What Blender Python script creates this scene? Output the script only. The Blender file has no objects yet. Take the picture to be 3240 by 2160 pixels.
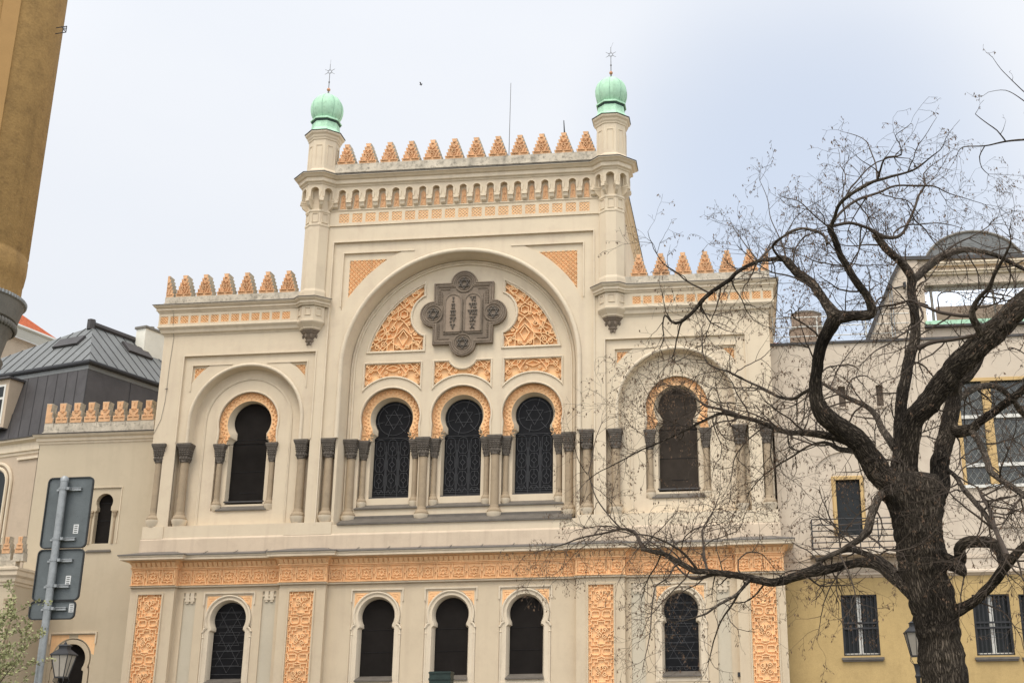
import bpy, bmesh, math, random
from math import sin, cos, pi, sqrt, radians
from mathutils import Vector, Matrix, noise
from mathutils.geometry import tessellate_polygon

random.seed(7)
scene = bpy.context.scene
COL = scene.collection

# ------------------------------------------------------------------ camera
F_PX, PITCH, YAW, ROLL, CAM_X, SHIFT = 3894.474, 0.31525846, -0.09195566, -0.0116769, 11.402783, 359.58
EYE = Vector((CAM_X, -48.0, 1.6))
_cp, _sp, _cy, _sy = cos(PITCH), sin(PITCH), cos(YAW), sin(YAW)
FW = Vector((_sy*_cp, _cy*_cp, _sp)); _rt = Vector((_cy, -_sy, 0)); _up = _rt.cross(FW)
RT = _rt*cos(ROLL) + _up*sin(ROLL); UP = -_rt*sin(ROLL) + _up*cos(ROLL)
cam_data = bpy.data.cameras.new("camera")
cam_data.sensor_width = 36.0
cam_data.lens = F_PX/3240*36
cam_data.shift_x = -SHIFT/3240
cam_data.clip_end = 3000
cam = bpy.data.objects.new("camera", cam_data); COL.objects.link(cam)
cam.matrix_world = Matrix(((RT.x, UP.x, -FW.x, EYE.x), (RT.y, UP.y, -FW.y, EYE.y), (RT.z, UP.z, -FW.z, EYE.z), (0, 0, 0, 1)))
scene.camera = cam
FD = F_PX/1.37755
def ray(u, v):
    u *= 1.37755; v *= 1.37755
    return RT*((u-1620-SHIFT)/F_PX) + UP*((1080-v)/F_PX) + FW
def at(u, v, Y):
    d = ray(u, v); return EYE + d*((Y-EYE.y)/d.y)
def atz(u, v, z):
    d = ray(u, v); return EYE + d*((z-EYE.z)/d.z)
def atp(u, v, p, n):
    d = ray(u, v); return EYE + d*((p-EYE).dot(n)/d.dot(n))

# ------------------------------------------------------------------ materials
def s2l(c): return tuple(((x/255)/12.92 if x/255 <= .04045 else ((x/255+.055)/1.055)**2.4) for x in c)
class N:
    def __init__(self, m):
        m.use_nodes = True; self.t = m.node_tree; self.n = self.t.nodes; self.l = self.t.links
        self.b = self.n.get("Principled BSDF")
    def new(self, t, **k):
        o = self.n.new(t)
        for a, v in k.items():
            if a in o.inputs.keys(): o.inputs[a].default_value = v
            else: setattr(o, a, v)
        return o
    def link(self, a, b): self.l.new(a, b)
def mat(name, col, rough=.85, var=.12, scale=1.2, bump=.15, bscale=60, dirt=None, dirt_amt=.0, streak=0.0, metal=0., spec=.3, fine=.06):
    """weathered surface: broad blotches, fine grain, optional dirt patches and run-off streaks, bump"""
    m = bpy.data.materials.new(name); g = N(m); b = g.b
    b.inputs['Roughness'].default_value = rough; b.inputs['Metallic'].default_value = metal
    b.inputs['Specular IOR Level'].default_value = spec
    tc = g.new('ShaderNodeTexCoord'); geo = g.new('ShaderNodeNewGeometry')
    P = geo.outputs['Position']
    n1 = g.new('ShaderNodeTexNoise', Scale=scale, Detail=6.0, Roughness=.6); g.link(P, n1.inputs['Vector'])
    n2 = g.new('ShaderNodeTexNoise', Scale=bscale, Detail=3.0); g.link(P, n2.inputs['Vector'])
    r1 = g.new('ShaderNodeMapRange'); r1.inputs['From Min'].default_value = .25; r1.inputs['From Max'].default_value = .75
    r1.inputs['To Min'].default_value = 1-var; r1.inputs['To Max'].default_value = 1+var; g.link(n1.outputs['Fac'], r1.inputs['Value'])
    r2 = g.new('ShaderNodeMapRange'); r2.inputs['From Min'].default_value = .25; r2.inputs['From Max'].default_value = .75
    r2.inputs['To Min'].default_value = 1-fine; r2.inputs['To Max'].default_value = 1+fine; g.link(n2.outputs['Fac'], r2.inputs['Value'])
    mu = g.new('ShaderNodeMath', operation='MULTIPLY'); g.link(r1.outputs[0], mu.inputs[0]); g.link(r2.outputs[0], mu.inputs[1])
    vm = g.new('ShaderNodeVectorMath', operation='SCALE'); vm.inputs[0].default_value = col; g.link(mu.outputs[0], vm.inputs['Scale'])
    out = vm.outputs[0]
    if dirt is not None:
        n3 = g.new('ShaderNodeTexNoise', Scale=scale*2.3, Detail=8.0, Roughness=.7); g.link(P, n3.inputs['Vector'])
        cr = g.new('ShaderNodeMapRange'); cr.inputs['From Min'].default_value = .5; cr.inputs['From Max'].default_value = .72
        cr.inputs['To Max'].default_value = dirt_amt; g.link(n3.outputs['Fac'], cr.inputs['Value'])
        mx = g.new('ShaderNodeMix', data_type='RGBA'); g.link(cr.outputs[0], mx.inputs['Factor']); g.link(out, mx.inputs['A']); mx.inputs['B'].default_value = (*dirt, 1)
        out = mx.outputs['Result']
    if streak and dirt is not None:
        mp = g.new('ShaderNodeMapping'); mp.inputs['Scale'].default_value = (3.2, 3.2, .22); g.link(P, mp.inputs['Vector'])
        n4 = g.new('ShaderNodeTexNoise', Scale=1.0, Detail=5.0); g.link(mp.outputs[0], n4.inputs['Vector'])
        cr = g.new('ShaderNodeMapRange'); cr.inputs['From Min'].default_value = .52; cr.inputs['From Max'].default_value = .8
        cr.inputs['To Max'].default_value = streak; g.link(n4.outputs['Fac'], cr.inputs['Value'])
        mx = g.new('ShaderNodeMix', data_type='RGBA'); g.link(cr.outputs[0], mx.inputs['Factor']); g.link(out, mx.inputs['A']); mx.inputs['B'].default_value = (*dirt, 1)
        out = mx.outputs['Result']
    g.link(out, b.inputs['Base Color'])
    if bump:
        bp = g.new('ShaderNodeBump', Strength=bump, Distance=.02); g.link(n2.outputs['Fac'], bp.inputs['Height']); g.link(bp.outputs[0], b.inputs['Normal'])
    return m
M = {}
M['cream'] = mat('cream_stucco', (.66, .553, .405), var=.06, scale=.5, dirt=(.46, .345, .26), dirt_amt=.30, streak=.26, fine=.035)
M['cream_trim'] = mat('cream_moulding', (.68, .575, .43), var=.05, scale=.9, dirt=(.27, .22, .165), dirt_amt=.22, streak=.22)
M['cream_low'] = mat('shade_toned_cream_stucco', (.60, .49, .345), var=.06, scale=.5, dirt=(.40, .30, .215), dirt_amt=.28, streak=.26, fine=.035)  # facade cream darkened and warmed: the dimmer light low down, put into the colour
M['annexe'] = mat('shade_toned_annexe_stucco', (.53, .445, .32), var=.06, scale=.5, dirt=(.32, .26, .18), dirt_amt=.16, streak=.16, fine=.04)  # cream darkened in its colour to stand in for weaker light at lower left
M['pink'] = mat('pinkish_plinth', (.60, .485, .36), var=.07, scale=.8, dirt=(.34, .25, .185), dirt_amt=.22, streak=.45)
M['grey_strip'] = mat('grey_cream_niche', (.55, .485, .37), var=.05, scale=.6, dirt=(.3, .26, .2), dirt_amt=.15, streak=.1)
M['orange'] = mat('apricot_stucco', (.87, .545, .285), var=.09, scale=1.0, dirt=(.42, .25, .14), dirt_amt=.28, streak=.3, bscale=40)
M['orange_dark'] = mat('weathered_apricot_stone', (.68, .405, .22), var=.16, scale=2.5, dirt=(.24, .16, .10), dirt_amt=.45, bscale=40, bump=.3)
M['stone'] = mat('stained_parapet_stone', (.54, .475, .375), var=.2, scale=2.6, dirt=(.10, .088, .07), dirt_amt=.85, streak=.5, bump=.4, bscale=25)
M['merlon'] = mat('merlon_side_stone', (.55, .50, .41), var=.14, scale=2.0, dirt=(.16, .14, .11), dirt_amt=.45, streak=.3, bump=.3, bscale=30)
M['shaft'] = mat('taupe_column_stone', (.37, .285, .19), var=.1, scale=2.0, dirt=(.14, .11, .09), dirt_amt=.3)
M['capital'] = mat('dark_capital_stone', (.13, .11, .09), var=.3, scale=6, dirt=(.04, .035, .03), dirt_amt=.5, bump=.5, bscale=30)
M['medal'] = mat('brown_grey_carved_stone', (.215, .168, .125), var=.2, scale=2.2, dirt=(.09, .075, .06), dirt_amt=.5, bump=.35, bscale=30)
M['tablet'] = mat('taupe_tablet_stone', (.30, .23, .17), var=.1, scale=2.0, dirt=(.13, .1, .085), dirt_amt=.3)
M['glass'] = mat('dark_leaded_glass', (.008,.008,.009), rough=.45, var=.4, scale=5, bump=.1, bscale=12, spec=.12)
M['lead'] = mat('grey_lead_came', (.085, .085, .088), rough=.5, var=.25, scale=6, metal=.3)
M['screen'] = mat('dark_brown_window_screen', (.017, .0145, .013), rough=.9, var=.2, scale=2, bump=.2, bscale=90, spec=.08)
M['seam'] = mat('black_screen_seam', (.012, .011, .011), rough=.7)
M['sill'] = mat('grey_lead_sill', (.135, .118, .098), rough=.6, var=.2, scale=2.5, dirt=(.07, .06, .055), dirt_amt=.4)
M['flash'] = mat('dark_zinc_flashing', (.07, .065, .062), rough=.6, var=.25, scale=2.5)
M['flash_lt'] = mat('grey_zinc_flashing', (.15, .135, .12), rough=.55, var=.2, scale=2.0, dirt=(.08, .07, .065), dirt_amt=.4)
M['copper'] = mat('green_copper_patina', (.42, .66, .47), rough=.65, var=.14, scale=2.6, dirt=(.19, .31, .21), dirt_amt=.6, streak=.6)
M['copper_seam'] = mat('weathered_copper_seam', (.16, .3, .21), rough=.7)
M['copper_dk'] = mat('dark_copper_gap', (.03, .055, .045), rough=.7)
M['ball'] = mat('tarnished_copper_ball', (.5, .24, .13), rough=.5, metal=.3)
M['iron'] = mat('painted_iron', (.03, .03, .032), rough=.5, var=.3, scale=8)
M['finial'] = mat('grey_iron_finial', (.17, .165, .165), rough=.6)
M['ochre'] = mat('ochre_stucco', (.37, .225, .084), var=.15, scale=1.4, dirt=(.12, .07, .03), dirt_amt=.45, streak=.3, bump=.7, bscale=14, fine=.09)
M['ochre_lt'] = mat('light_ochre_stucco', (.40, .235, .09), var=.08, scale=.9, dirt=(.24, .14, .06), dirt_amt=.2)
M['greystone'] = mat('grey_corbel_stone', (.19, .175, .15), var=.14, scale=1.6, dirt=(.08, .075, .065), dirt_amt=.4, bump=.3, bscale=20)
M['slate'] = mat('dark_sheet_metal', (.066, .06, .059), rough=.55, var=.25, scale=.9, dirt=(.035, .03, .03), dirt_amt=.4, streak=.5)
M['roof_grey'] = mat('grey_standing_seam_metal', (.17, .175, .17), rough=.5, var=.15, scale=.9, dirt=(.1, .1, .095), dirt_amt=.3)
M['seamdark'] = mat('dark_roof_seam', (.03, .03, .03), rough=.6)
M['chimney'] = mat('white_chimney_render', (.74, .71, .61), var=.06, scale=1.2, dirt=(.3, .27, .2), dirt_amt=.12)
M['redtile'] = mat('red_roof_tile', (.44, .115, .05), var=.25, scale=5, dirt=(.18, .06, .035), dirt_amt=.35, bump=.4)
M['housewall'] = mat('beige_house_render', (.50, .40, .295), var=.07, scale=.7, dirt=(.25, .2, .15), dirt_amt=.2, streak=.15)
M['white'] = mat('white_window_paint', (.68, .66, .6), rough=.5, var=.05)
M['pane'] = mat('dark_window_pane', (.02, .022, .022), rough=.2, var=.3, scale=1.5, bump=0, spec=.2)
M['screen_br'] = mat('brown_window_screen', (.045, .036, .029), rough=.9, var=.25, scale=2, spec=.08)
M['taupe'] = mat('taupe_blind', (.13, .10, .075), rough=.8, var=.15, scale=3)
M['greywall'] = mat('pinkish_grey_render', (.58, .49, .385), var=.06, scale=.7, dirt=(.3, .22, .17), dirt_amt=.2, streak=.15)
M['greywall_lt'] = mat('pale_beige_render', (.57, .475, .37), var=.06, scale=.8, dirt=(.3, .24, .18), dirt_amt=.2, streak=.12)
M['yellow'] = mat('yellow_render', (.48, .34, .15), var=.08, scale=1.3, dirt=(.28, .19, .08), dirt_amt=.3, streak=.22, bscale=25, fine=.08)
M['yellow_frame'] = mat('ochre_window_frame', (.55, .375, .165), rough=.6, var=.06)
M['lattice_glass'] = mat('grey_reflecting_pane', (.05, .053, .048), rough=.25, var=.3, scale=2, bump=.1, bscale=6, spec=.5)
M['lead_lt'] = mat('pale_pane_lattice', (.33, .33, .30), rough=.6)
M['mirror'] = mat('bright_reflecting_glazing', (.10, .11, .12), rough=.02, var=.05, bump=0, spec=1.0, metal=0)
M['mirror'].node_tree.nodes['Principled BSDF'].inputs['Coat Weight'].default_value = 1.0
M['mirror'].node_tree.nodes['Principled BSDF'].inputs['Metallic'].default_value = .85
M['mirror'].node_tree.nodes['Principled BSDF'].inputs['Roughness'].default_value = .03
for l in list(M['mirror'].node_tree.links):
    if l.to_socket.name == 'Base Color': M['mirror'].node_tree.links.remove(l)
M['mirror'].node_tree.nodes['Principled BSDF'].inputs['Base Color'].default_value = (.86, .9, .94, 1)
M['brown_tower'] = mat('brown_tower_cladding', (.25, .19, .14), var=.1, scale=1)
M['galv'] = mat('galvanised_steel', (.30, .31, .31), rough=.45, var=.2, scale=9, metal=.45, dirt=(.16, .17, .17), dirt_amt=.4, bscale=70)
M['signback'] = mat('grey_sign_back', (.115, .128, .13), rough=.5, var=.15, scale=3, metal=.2, dirt=(.07, .08, .08), dirt_amt=.4, streak=.4)
M['signedge'] = mat('black_sign_edge', (.03, .032, .033), rough=.6)
M['sticker'] = mat('white_sticker', (.6, .6, .58), rough=.5, var=.05)
M['lampglass'] = mat('frosted_lamp_glass', (.36, .32, .27), rough=.4, var=.1, scale=4)
M['darkgreen'] = mat('dark_green_metal', (.018, .032, .027), rough=.5, var=.3, scale=6)
M['ground'] = mat('grass_and_soil', (.12, .115, .07), var=.3, scale=.8)
M['asphalt'] = mat('street_cobble', (.16, .15, .14), var=.2, scale=3, bump=.5, bscale=12)
M['paving'] = mat('pale_paving', (.17, .16, .14), var=.15, scale=2)
M['leaf'] = mat('spring_leaf', (.27, .27, .125), rough=.6, var=.35, scale=6)
M['bushstem'] = mat('bush_stem', (.09, .07, .045), var=.2)
M['pod'] = mat('dry_seed_pod', (.15, .095, .06), rough=.8, var=.35, scale=9)
M['twig'] = mat('dark_twig_bark', (.062, .046, .034), rough=.85, var=.25, scale=6)
M['bird'] = mat('dark_bird_feathers', (.05, .05, .055), rough=.7)
def bark(name, col, ridge, depth):
    """fissured bark: cracks run along each limb (mesh attribute 'bark' = position round the limb, length along it)"""
    m = bpy.data.materials.new(name); g = N(m); b = g.b
    b.inputs['Roughness'].default_value = .92; b.inputs['Specular IOR Level'].default_value = .12
    at_ = g.new('ShaderNodeAttribute', attribute_name='bark'); mp = g.new('ShaderNodeMapping'); mp.inputs['Scale'].default_value = (1, 1, .2); g.link(at_.outputs['Vector'], mp.inputs['Vector'])
    nd = g.new('ShaderNodeTexNoise', Scale=ridge*.5, Detail=4.0); g.link(mp.outputs[0], nd.inputs['Vector'])
    dv_ = g.new('ShaderNodeVectorMath', operation='SCALE'); g.link(nd.outputs['Color'], dv_.inputs[0]); dv_.inputs['Scale'].default_value = 4.5/ridge
    ad = g.new('ShaderNodeVectorMath', operation='ADD'); g.link(mp.outputs[0], ad.inputs[0]); g.link(dv_.outputs[0], ad.inputs[1])
    vo = g.new('ShaderNodeTexVoronoi', feature='DISTANCE_TO_EDGE', Scale=ridge); g.link(ad.outputs[0], vo.inputs['Vector'])
    n = g.new('ShaderNodeTexNoise', Scale=ridge*2.2, Detail=6.0, Roughness=.7); g.link(mp.outputs[0], n.inputs['Vector'])
    cr = g.new('ShaderNodeValToRGB'); e = cr.color_ramp.elements
    e[0].position = .0; e[0].color = (*[c*.30 for c in col], 1); e[1].position = .34; e[1].color = (*[c*1.2 for c in col], 1)
    g.link(vo.outputs['Distance'], cr.inputs['Fac'])
    n2 = g.new('ShaderNodeTexNoise', Scale=1.3, Detail=4.0); geo = g.new('ShaderNodeNewGeometry'); g.link(geo.outputs['Position'], n2.inputs['Vector'])
    ml = g.new('ShaderNodeMath', operation='MULTIPLY'); g.link(n.outputs['Fac'], ml.inputs[0]); g.link(n2.outputs['Fac'], ml.inputs[1])
    mr = g.new('ShaderNodeMapRange'); mr.inputs['From Min'].default_value = .12; mr.inputs['From Max'].default_value = .42; mr.inputs['To Min'].default_value = .30; mr.inputs['To Max'].default_value = 2.3
    g.link(ml.outputs[0], mr.inputs['Value'])
    vm = g.new('ShaderNodeVectorMath', operation='SCALE'); g.link(cr.outputs[0], vm.inputs[0]); g.link(mr.outputs[0], vm.inputs['Scale'])
    g.link(vm.outputs[0], b.inputs['Base Color'])
    mn = g.new('ShaderNodeMath', operation='MINIMUM'); g.link(vo.outputs['Distance'], mn.inputs[0]); mn.inputs[1].default_value = .25
    ah = g.new('ShaderNodeMath', operation='MULTIPLY_ADD'); g.link(n.outputs['Fac'], ah.inputs[0]); ah.inputs[1].default_value = .25; g.link(mn.outputs[0], ah.inputs[2])
    bp = g.new('ShaderNodeBump', Strength=1.0, Distance=depth); g.link(ah.outputs[0], bp.inputs['Height']); g.link(bp.outputs[0], b.inputs['Normal'])
    return m
M['bark'] = bark('furrowed_dark_bark', (.108, .086, .065), 25, .22)
M['bark_lt'] = bark('smooth_grey_bark', (.115, .093, .072), 34, .04)

# ------------------------------------------------------------------ mesh building
OFF = {}
class MB:
    def __init__(s): s.v = []; s.f = []; s.xf = None
    def add(s, vs, fs):
        o = len(s.v)
        if s.xf is not None: vs = [s.xf @ Vector(p) for p in vs]
        s.v += [tuple(p) for p in vs]; s.f += [tuple(i+o for i in f) for f in fs]
    def box(s, x0, x1, y0, y1, z0, z1):
        s.add([(x0,y0,z0),(x1,y0,z0),(x1,y1,z0),(x0,y1,z0),(x0,y0,z1),(x1,y0,z1),(x1,y1,z1),(x0,y1,z1)],
              [(0,3,2,1),(4,5,6,7),(0,1,5,4),(1,2,6,5),(2,3,7,6),(3,0,4,7)])
    def quad(s, a, b, c, d): s.add([a, b, c, d], [(0, 1, 2, 3)])
    def poly(s, pts): s.add(pts, [tuple(range(len(pts)))])
    def plate(s, outer, holes=(), y0=0., y1=.1, back=False, sides=True, holesides=True):
        """flat slab standing in the xz plane: outline with holes, front at y0, edges running back to y1"""
        loops = [outer]+list(holes); flat = [p for l in loops for p in l]
        tri = tessellate_polygon([[Vector((p[0], p[1], 0)) for p in l] for l in loops])
        n = len(flat)
        s.add([(p[0], y0, p[1]) for p in flat], [tuple(t) for t in tri])
        if back: s.add([(p[0], y1, p[1]) for p in flat], [tuple(t) for t in tri])
        for k, l in enumerate(loops):
            if (k == 0 and not sides) or (k > 0 and not holesides): continue
            m = len(l)
            s.add([(p[0], y0, p[1]) for p in l]+[(p[0], y1, p[1]) for p in l], [(i, (i+1) % m, m+(i+1) % m, m+i) for i in range(m)])
    def loft(s, A, ya, B, yb, closed=True):
        n = len(A)
        s.add([(p[0], ya, p[1]) for p in A]+[(p[0], yb, p[1]) for p in B], [(i, (i+1) % n, n+(i+1) % n, n+i) for i in range(n if closed else n-1)])
    def lathe(s, cx, cy, prof, n=16, a0=0., a1=2*pi, lob=None):
        full = abs(a1-a0-2*pi) < 1e-6; m = n if full else n+1
        vs = []
        for r, z in prof:
            for i in range(m):
                a = a0+(a1-a0)*i/n; q = r*(lob(a) if lob else 1)
                vs.append((cx+q*sin(a), cy-q*cos(a), z))
        fs = [(k*m+i, k*m+(i+1) % m, (k+1)*m+(i+1) % m, (k+1)*m+i) for k in range(len(prof)-1) for i in range(n)]
        s.add(vs, fs)
        if prof[-1][0] > 1e-4 and full: s.add(vs[-m:], [tuple(range(m))])
        if prof[0][0] > 1e-4 and full: s.add(vs[:m], [tuple(range(m))])
    def octo(s, cx, cy, prof):
        s.lathe(cx, cy, [(a/cos(pi/8), z) for a, z in prof], 8, pi/8, 2*pi+pi/8)
    def tube(s, pts, rad, n=6, cap=True, jit=0.):
        pts = [Vector(p) for p in pts]; m = len(pts)
        if not hasattr(rad, '__len__'): rad = [rad]*m
        T = [(pts[min(i+1, m-1)]-pts[max(i-1, 0)]).normalized() for i in range(m)]
        a = T[0].orthogonal().normalized(); vs = []
        for i in range(m):
            a = (a-T[i]*a.dot(T[i]))
            a = a.normalized() if a.length > 1e-6 else T[i].orthogonal().normalized()
            b = T[i].cross(a)
            for k in range(n):
                t = 2*pi*k/n
                vs.append(pts[i]+(a*cos(t)+b*sin(t))*rad[i])
        fs = [(i*n+k, i*n+(k+1) % n, (i+1)*n+(k+1) % n, (i+1)*n+k) for i in range(m-1) for k in range(n)]
        if cap: fs += [tuple(range(n)), tuple(range((m-1)*n, m*n))]
        s.add(vs, fs)
    def sweep(s, path, prof, mode='plan', closed=False):
        """mitred moulding. plan: path (x,y), prof (out,z), out to the right of travel. wall: path (x,z), prof (in-plane offset, y)"""
        P = [Vector(p) for p in path]; n = len(P); vs = []; k = len(prof)
        for i in range(n):
            d0 = (P[i]-P[i-1]).normalized() if (i > 0 or closed) else None
            d1 = (P[(i+1) % n]-P[i]).normalized() if (i < n-1 or closed) else None
            if d0 is None: d0 = d1
            if d1 is None: d1 = d0
            n0 = Vector((d0.y, -d0.x)); n1 = Vector((d1.y, -d1.x)); mt = n0+n1
            mt = mt/max(mt.length_squared/2, .25)
            for a, b in prof:
                q = P[i]+mt*a
                vs.append((q.x, q.y, b) if mode == 'plan' else (q.x, b, q.y))
        fs = [(i*k+j, i*k+j+1, ((i+1) % n)*k+j+1, ((i+1) % n)*k+j) for i in range(n if closed else n-1) for j in range(k-1)]
        s.add(vs, fs)
    def strap(s, lines, y, h, w, clip=None):
        """raised interlace: every segment of the polylines becomes a bar of width w standing h in front of plane y"""
        c = 0
        for l in lines:
            for p, q in zip(l[:-1], l[1:]):
                p = Vector(p); q = Vector(q); L = (q-p).length
                if L < 1e-5: continue
                runs = [(0., 1.)]
                if clip:
                    m = max(1, int(L/.035)); ok = [clip((p+(q-p)*((i+.5)/m))) for i in range(m)]; runs = []; st = None
                    for i in range(m+1):
                        if i < m and ok[i]:
                            if st is None: st = i
                        elif st is not None: runs.append((st/m, i/m)); st = None
                d = (q-p)/L; nn = Vector((-d.y, d.x))*w/2
                for a, b in runs:
                    e = d*w*.3
                    A = p+(q-p)*a-e; B = p+(q-p)*b+e; c += 1; hh = h*(1+.022*(c % 9)); t = .62
                    vs = [(A-nn), (B-nn), (B+nn), (A+nn)]; vt = [(A-nn*t), (B-nn*t), (B+nn*t), (A+nn*t)]
                    s.add([(r.x, y, r.y) for r in vs]+[(r.x, y-hh, r.y) for r in vt], [(4,5,6,7),(0,1,5,4),(1,2,6,5),(2,3,7,6),(3,0,4,7)])
    def build(s, name, m, parent=None, smooth=None, recalc=False):
        me = bpy.data.meshes.new(name)
        off = OFF.get(parent.name, Vector((0, 0, 0))) if parent else Vector((0, 0, 0))
        me.from_pydata([(p[0]-off.x, p[1]-off.y, p[2]-off.z) for p in s.v], [], s.f)
        me.validate()
        if recalc:
            b = bmesh.new(); b.from_mesh(me); bmesh.ops.recalc_face_normals(b, faces=b.faces); b.to_mesh(me); b.free()
        me.materials.append(m)
        if smooth is not None:
            me.shade_smooth(); me.set_sharp_from_angle(angle=radians(smooth))
        o = bpy.data.objects.new(name, me); COL.objects.link(o)
        if parent: o.parent = parent; OFF[o.name] = off
        return o
def thing(name, loc, label, cat, group=None):
    o = bpy.data.objects.new(name, None); COL.objects.link(o); o.location = loc; o.empty_display_size = .3
    o['label'] = label; o['category'] = cat
    if group: o['group'] = group
    OFF[o.name] = Vector(loc); return o
def tag(o, label, cat, group=None, kind=None):
    o['label'] = label; o['category'] = cat
    if group: o['group'] = group
    if kind: o['kind'] = kind
def copy_tree(o, parent, delta):
    c = o.copy(); COL.objects.link(c); c.parent = parent; c.location = o.location+delta if delta is not None else o.location
    for ch in o.children: copy_tree(ch, c, None)
    return c

def arc(cx, cz, r, a0, a1, n):  # degrees, from +x counter-clockwise
    return [(cx+r*cos(radians(a0+(a1-a0)*i/n)), cz+r*sin(radians(a0+(a1-a0)*i/n))) for i in range(n+1)]
def rect(x0, x1, z0, z1): return [(x0, z0), (x1, z0), (x1, z1), (x0, z1)]
def mir(pts): return [(-x, z) for x, z in reversed(pts)]
def shift(pts, dx, dz=0.): return [(x+dx, z+dz) for x, z in pts]
def horseshoe(c, zc, r, nh, zn, sh, zs, zb, n=28):
    a = math.degrees(math.asin(min(1, nh/r)))  # from straight down
    R = [(c+sh, zb), (c+sh, zs), (c+nh+(sh-nh)*.45, zs+(zn-zs)*.8), (c+nh, zn)]
    return R+arc(c, zc, r, -90+a, 270-a, n)+[(2*c-x, z) for x, z in reversed(R)]
def stilt(c, hw, zc, zb, n=36): return [(c+hw, zb)]+arc(c, zc, hw, 0, 180, n)+[(c-hw, zb)]
def inside(poly):
    def f(p):
        x, z = p; r = False; j = len(poly)-1
        for i in range(len(poly)):
            xi, zi = poly[i]; xj, zj = poly[j]
            if (zi > z) != (zj > z) and x < (xj-xi)*(z-zi)/(zj-zi)+xi: r = not r
            j = i
        return r
    return f
def circ(cx, cz, r, n=16, a0=0, a1=360): return arc(cx, cz, r, a0, a1, n)
def hexagram(cx, cz, r):
    t = [(cx+r*sin(2*pi*k/3), cz+r*cos(2*pi*k/3)) for k in range(4)]
    return [t, [(2*cx-x, 2*cz-z) for x, z in t]]
def scroll(cx, cz, r, a0, sgn=1, turns=1.3, n=14):
    return [(cx+r*(1-.75*i/n)*cos(radians(a0+sgn*360*turns*i/n)), cz+r*(1-.75*i/n)*sin(radians(a0+sgn*360*turns*i/n))) for i in range(n+1)]

# ================================================================== SYNAGOGUE
syn = thing('synagogue', (0, 0, 0), 'cream and apricot Moorish synagogue with two green onion domes and a stepped parapet', 'synagogue')
WX, TX = 12.87, 6.5
# ---- main wall slab with its big openings
w = MB()
upper = [(-WX+.50, 10.2), (-WX+.50, 9.15), (WX-.50, 9.15), (WX-.50, 10.2), (WX-.50, 13.66), (WX, 13.66), (WX, 18.9), (TX, 18.9), (TX, 25.3), (-TX, 25.3), (-TX, 18.9), (-WX, 18.9), (-WX, 13.66), (-WX+.50, 13.66)]
holes = []
for sx in (-1, 1):
    h = rect(6.13, 11.86, 10.2, 17.43); holes.append(h if sx > 0 else mir(h))
holes.append(rect(-5.65, 5.65, 10.08, 22.33))
w.plate(upper, holes, 0., .12)
# corner rebate backs
for sx in (-1, 1):
    w.box(min(sx*(WX-.52), sx*(WX-.08)), max(sx*(WX-.52), sx*(WX-.08)), .40, 1.9, 9.15, 13.66)
    x0, x1 = sorted((sx*(WX-.50), sx*WX)); w.box(x0, x1, 0., .4, 9.15, 10.2); w.box(x0, x1, 0.001, 1.9, 13.662, 18.9)
    x0, x1 = sorted((sx*(WX-.50), sx*(WX-.501))); w.box(x0, x1, .0, .42, 10.2, 13.66)
# body behind
w.box(-WX, WX, 1.9, 24., 9.1, 19.7); w.box(-6.55, 6.55, 1.9, 26., 19.7, 25.6)
for sx in (-1, 1):
    x0, x1 = sorted((sx*5.9, sx*6.55)); w.box(x0, x1, .15, 1.9, 18.9, 25.5)
for sx in (-1, 1):
    x0, x1 = sorted((sx*6.7, sx*WX)); w.box(x0, x1, .1, 1.895, 18.86, 19.72)
w.box(-6.5, 6.5, .12, 1.895, 22.6, 25.58)
wall = w.build('wall', M['cream'], syn)
# ---- frame planes: one step back, carrying arch openings and spandrel sinkings
fr = MB(); orn = MB()
def spandrel(c, R, zc, xo, zt, inset):
    """corner piece between a straight corner (xo, zt) and the arch of radius R: returned as polygon for the right side"""
    pts = [(c+xo, zt)]
    a0 = math.degrees(math.acos(min(1, xo/R))); zlow = zc+R*sin(radians(a0))
    a1 = math.degrees(math.asin(min(1, (zt-zc)/R)))
    return pts+arc(c, zc, R, a1, a0, 14)
SP = []
def frame_unit(c, x0, x1, zt, zb, arch, sps, y0, y1):
    hs = [arch]
    for sp in sps: hs += [sp, [(2*c-x, z) for x, z in reversed(sp)]]
    fr.plate(rect(x0, x1, zb, zt), hs, y0, y1)
for c in (-9., 9.):
    s1 = spandrel(c, 2.98, 14.6, 2.49, 17.02, 0)
    a = [(c+2.86, 10.21), (c+2.86, 13.66)]+stilt(c, 2.36, 14.55, 13.66)+[(c-2.86, 13.66), (c-2.86, 10.21)]
    frame_unit(c, c-2.862, c+2.862, 17.432, 10.2, a, [s1], .075, .42)
    # sunken apricot ground with rim
    s2 = spandrel(c, 3.02, 14.6, 2.40, 16.92, 0)
    for mm in (0, 1):
        q1 = s1 if not mm else [(2*c-x, z) for x, z in reversed(s1)]
        q2 = s2 if not mm else [(2*c-x, z) for x, z in reversed(s2)]
        fr.plate([p for p in q1], [q2], .14, .2)
        SP.append((q2, 'wing'))
s1 = spandrel(0, 5.78, 16.7, 5.2, 21.83, 0)
a = [(4.95, 10.09)]+arc(0, 16.7, 4.95, 0, 180, 56)+[(-4.95, 10.09)]
nt = rect(5.06, 5.62, 10.2, 13.66)
fr.plate(rect(-5.652, 5.652, 10.081, 22.332), [a, s1, mir(s1), nt, mir(nt)], .075, .42)
fr.plate(rect(5.0, 5.652, 10.1, 13.7), [], .42, .5); fr.plate(rect(-5.652, -5.0, 10.1, 13.7), [], .42, .5)
s2 = spandrel(0, 5.84, 16.7, 4.94, 21.52, 0)
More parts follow.
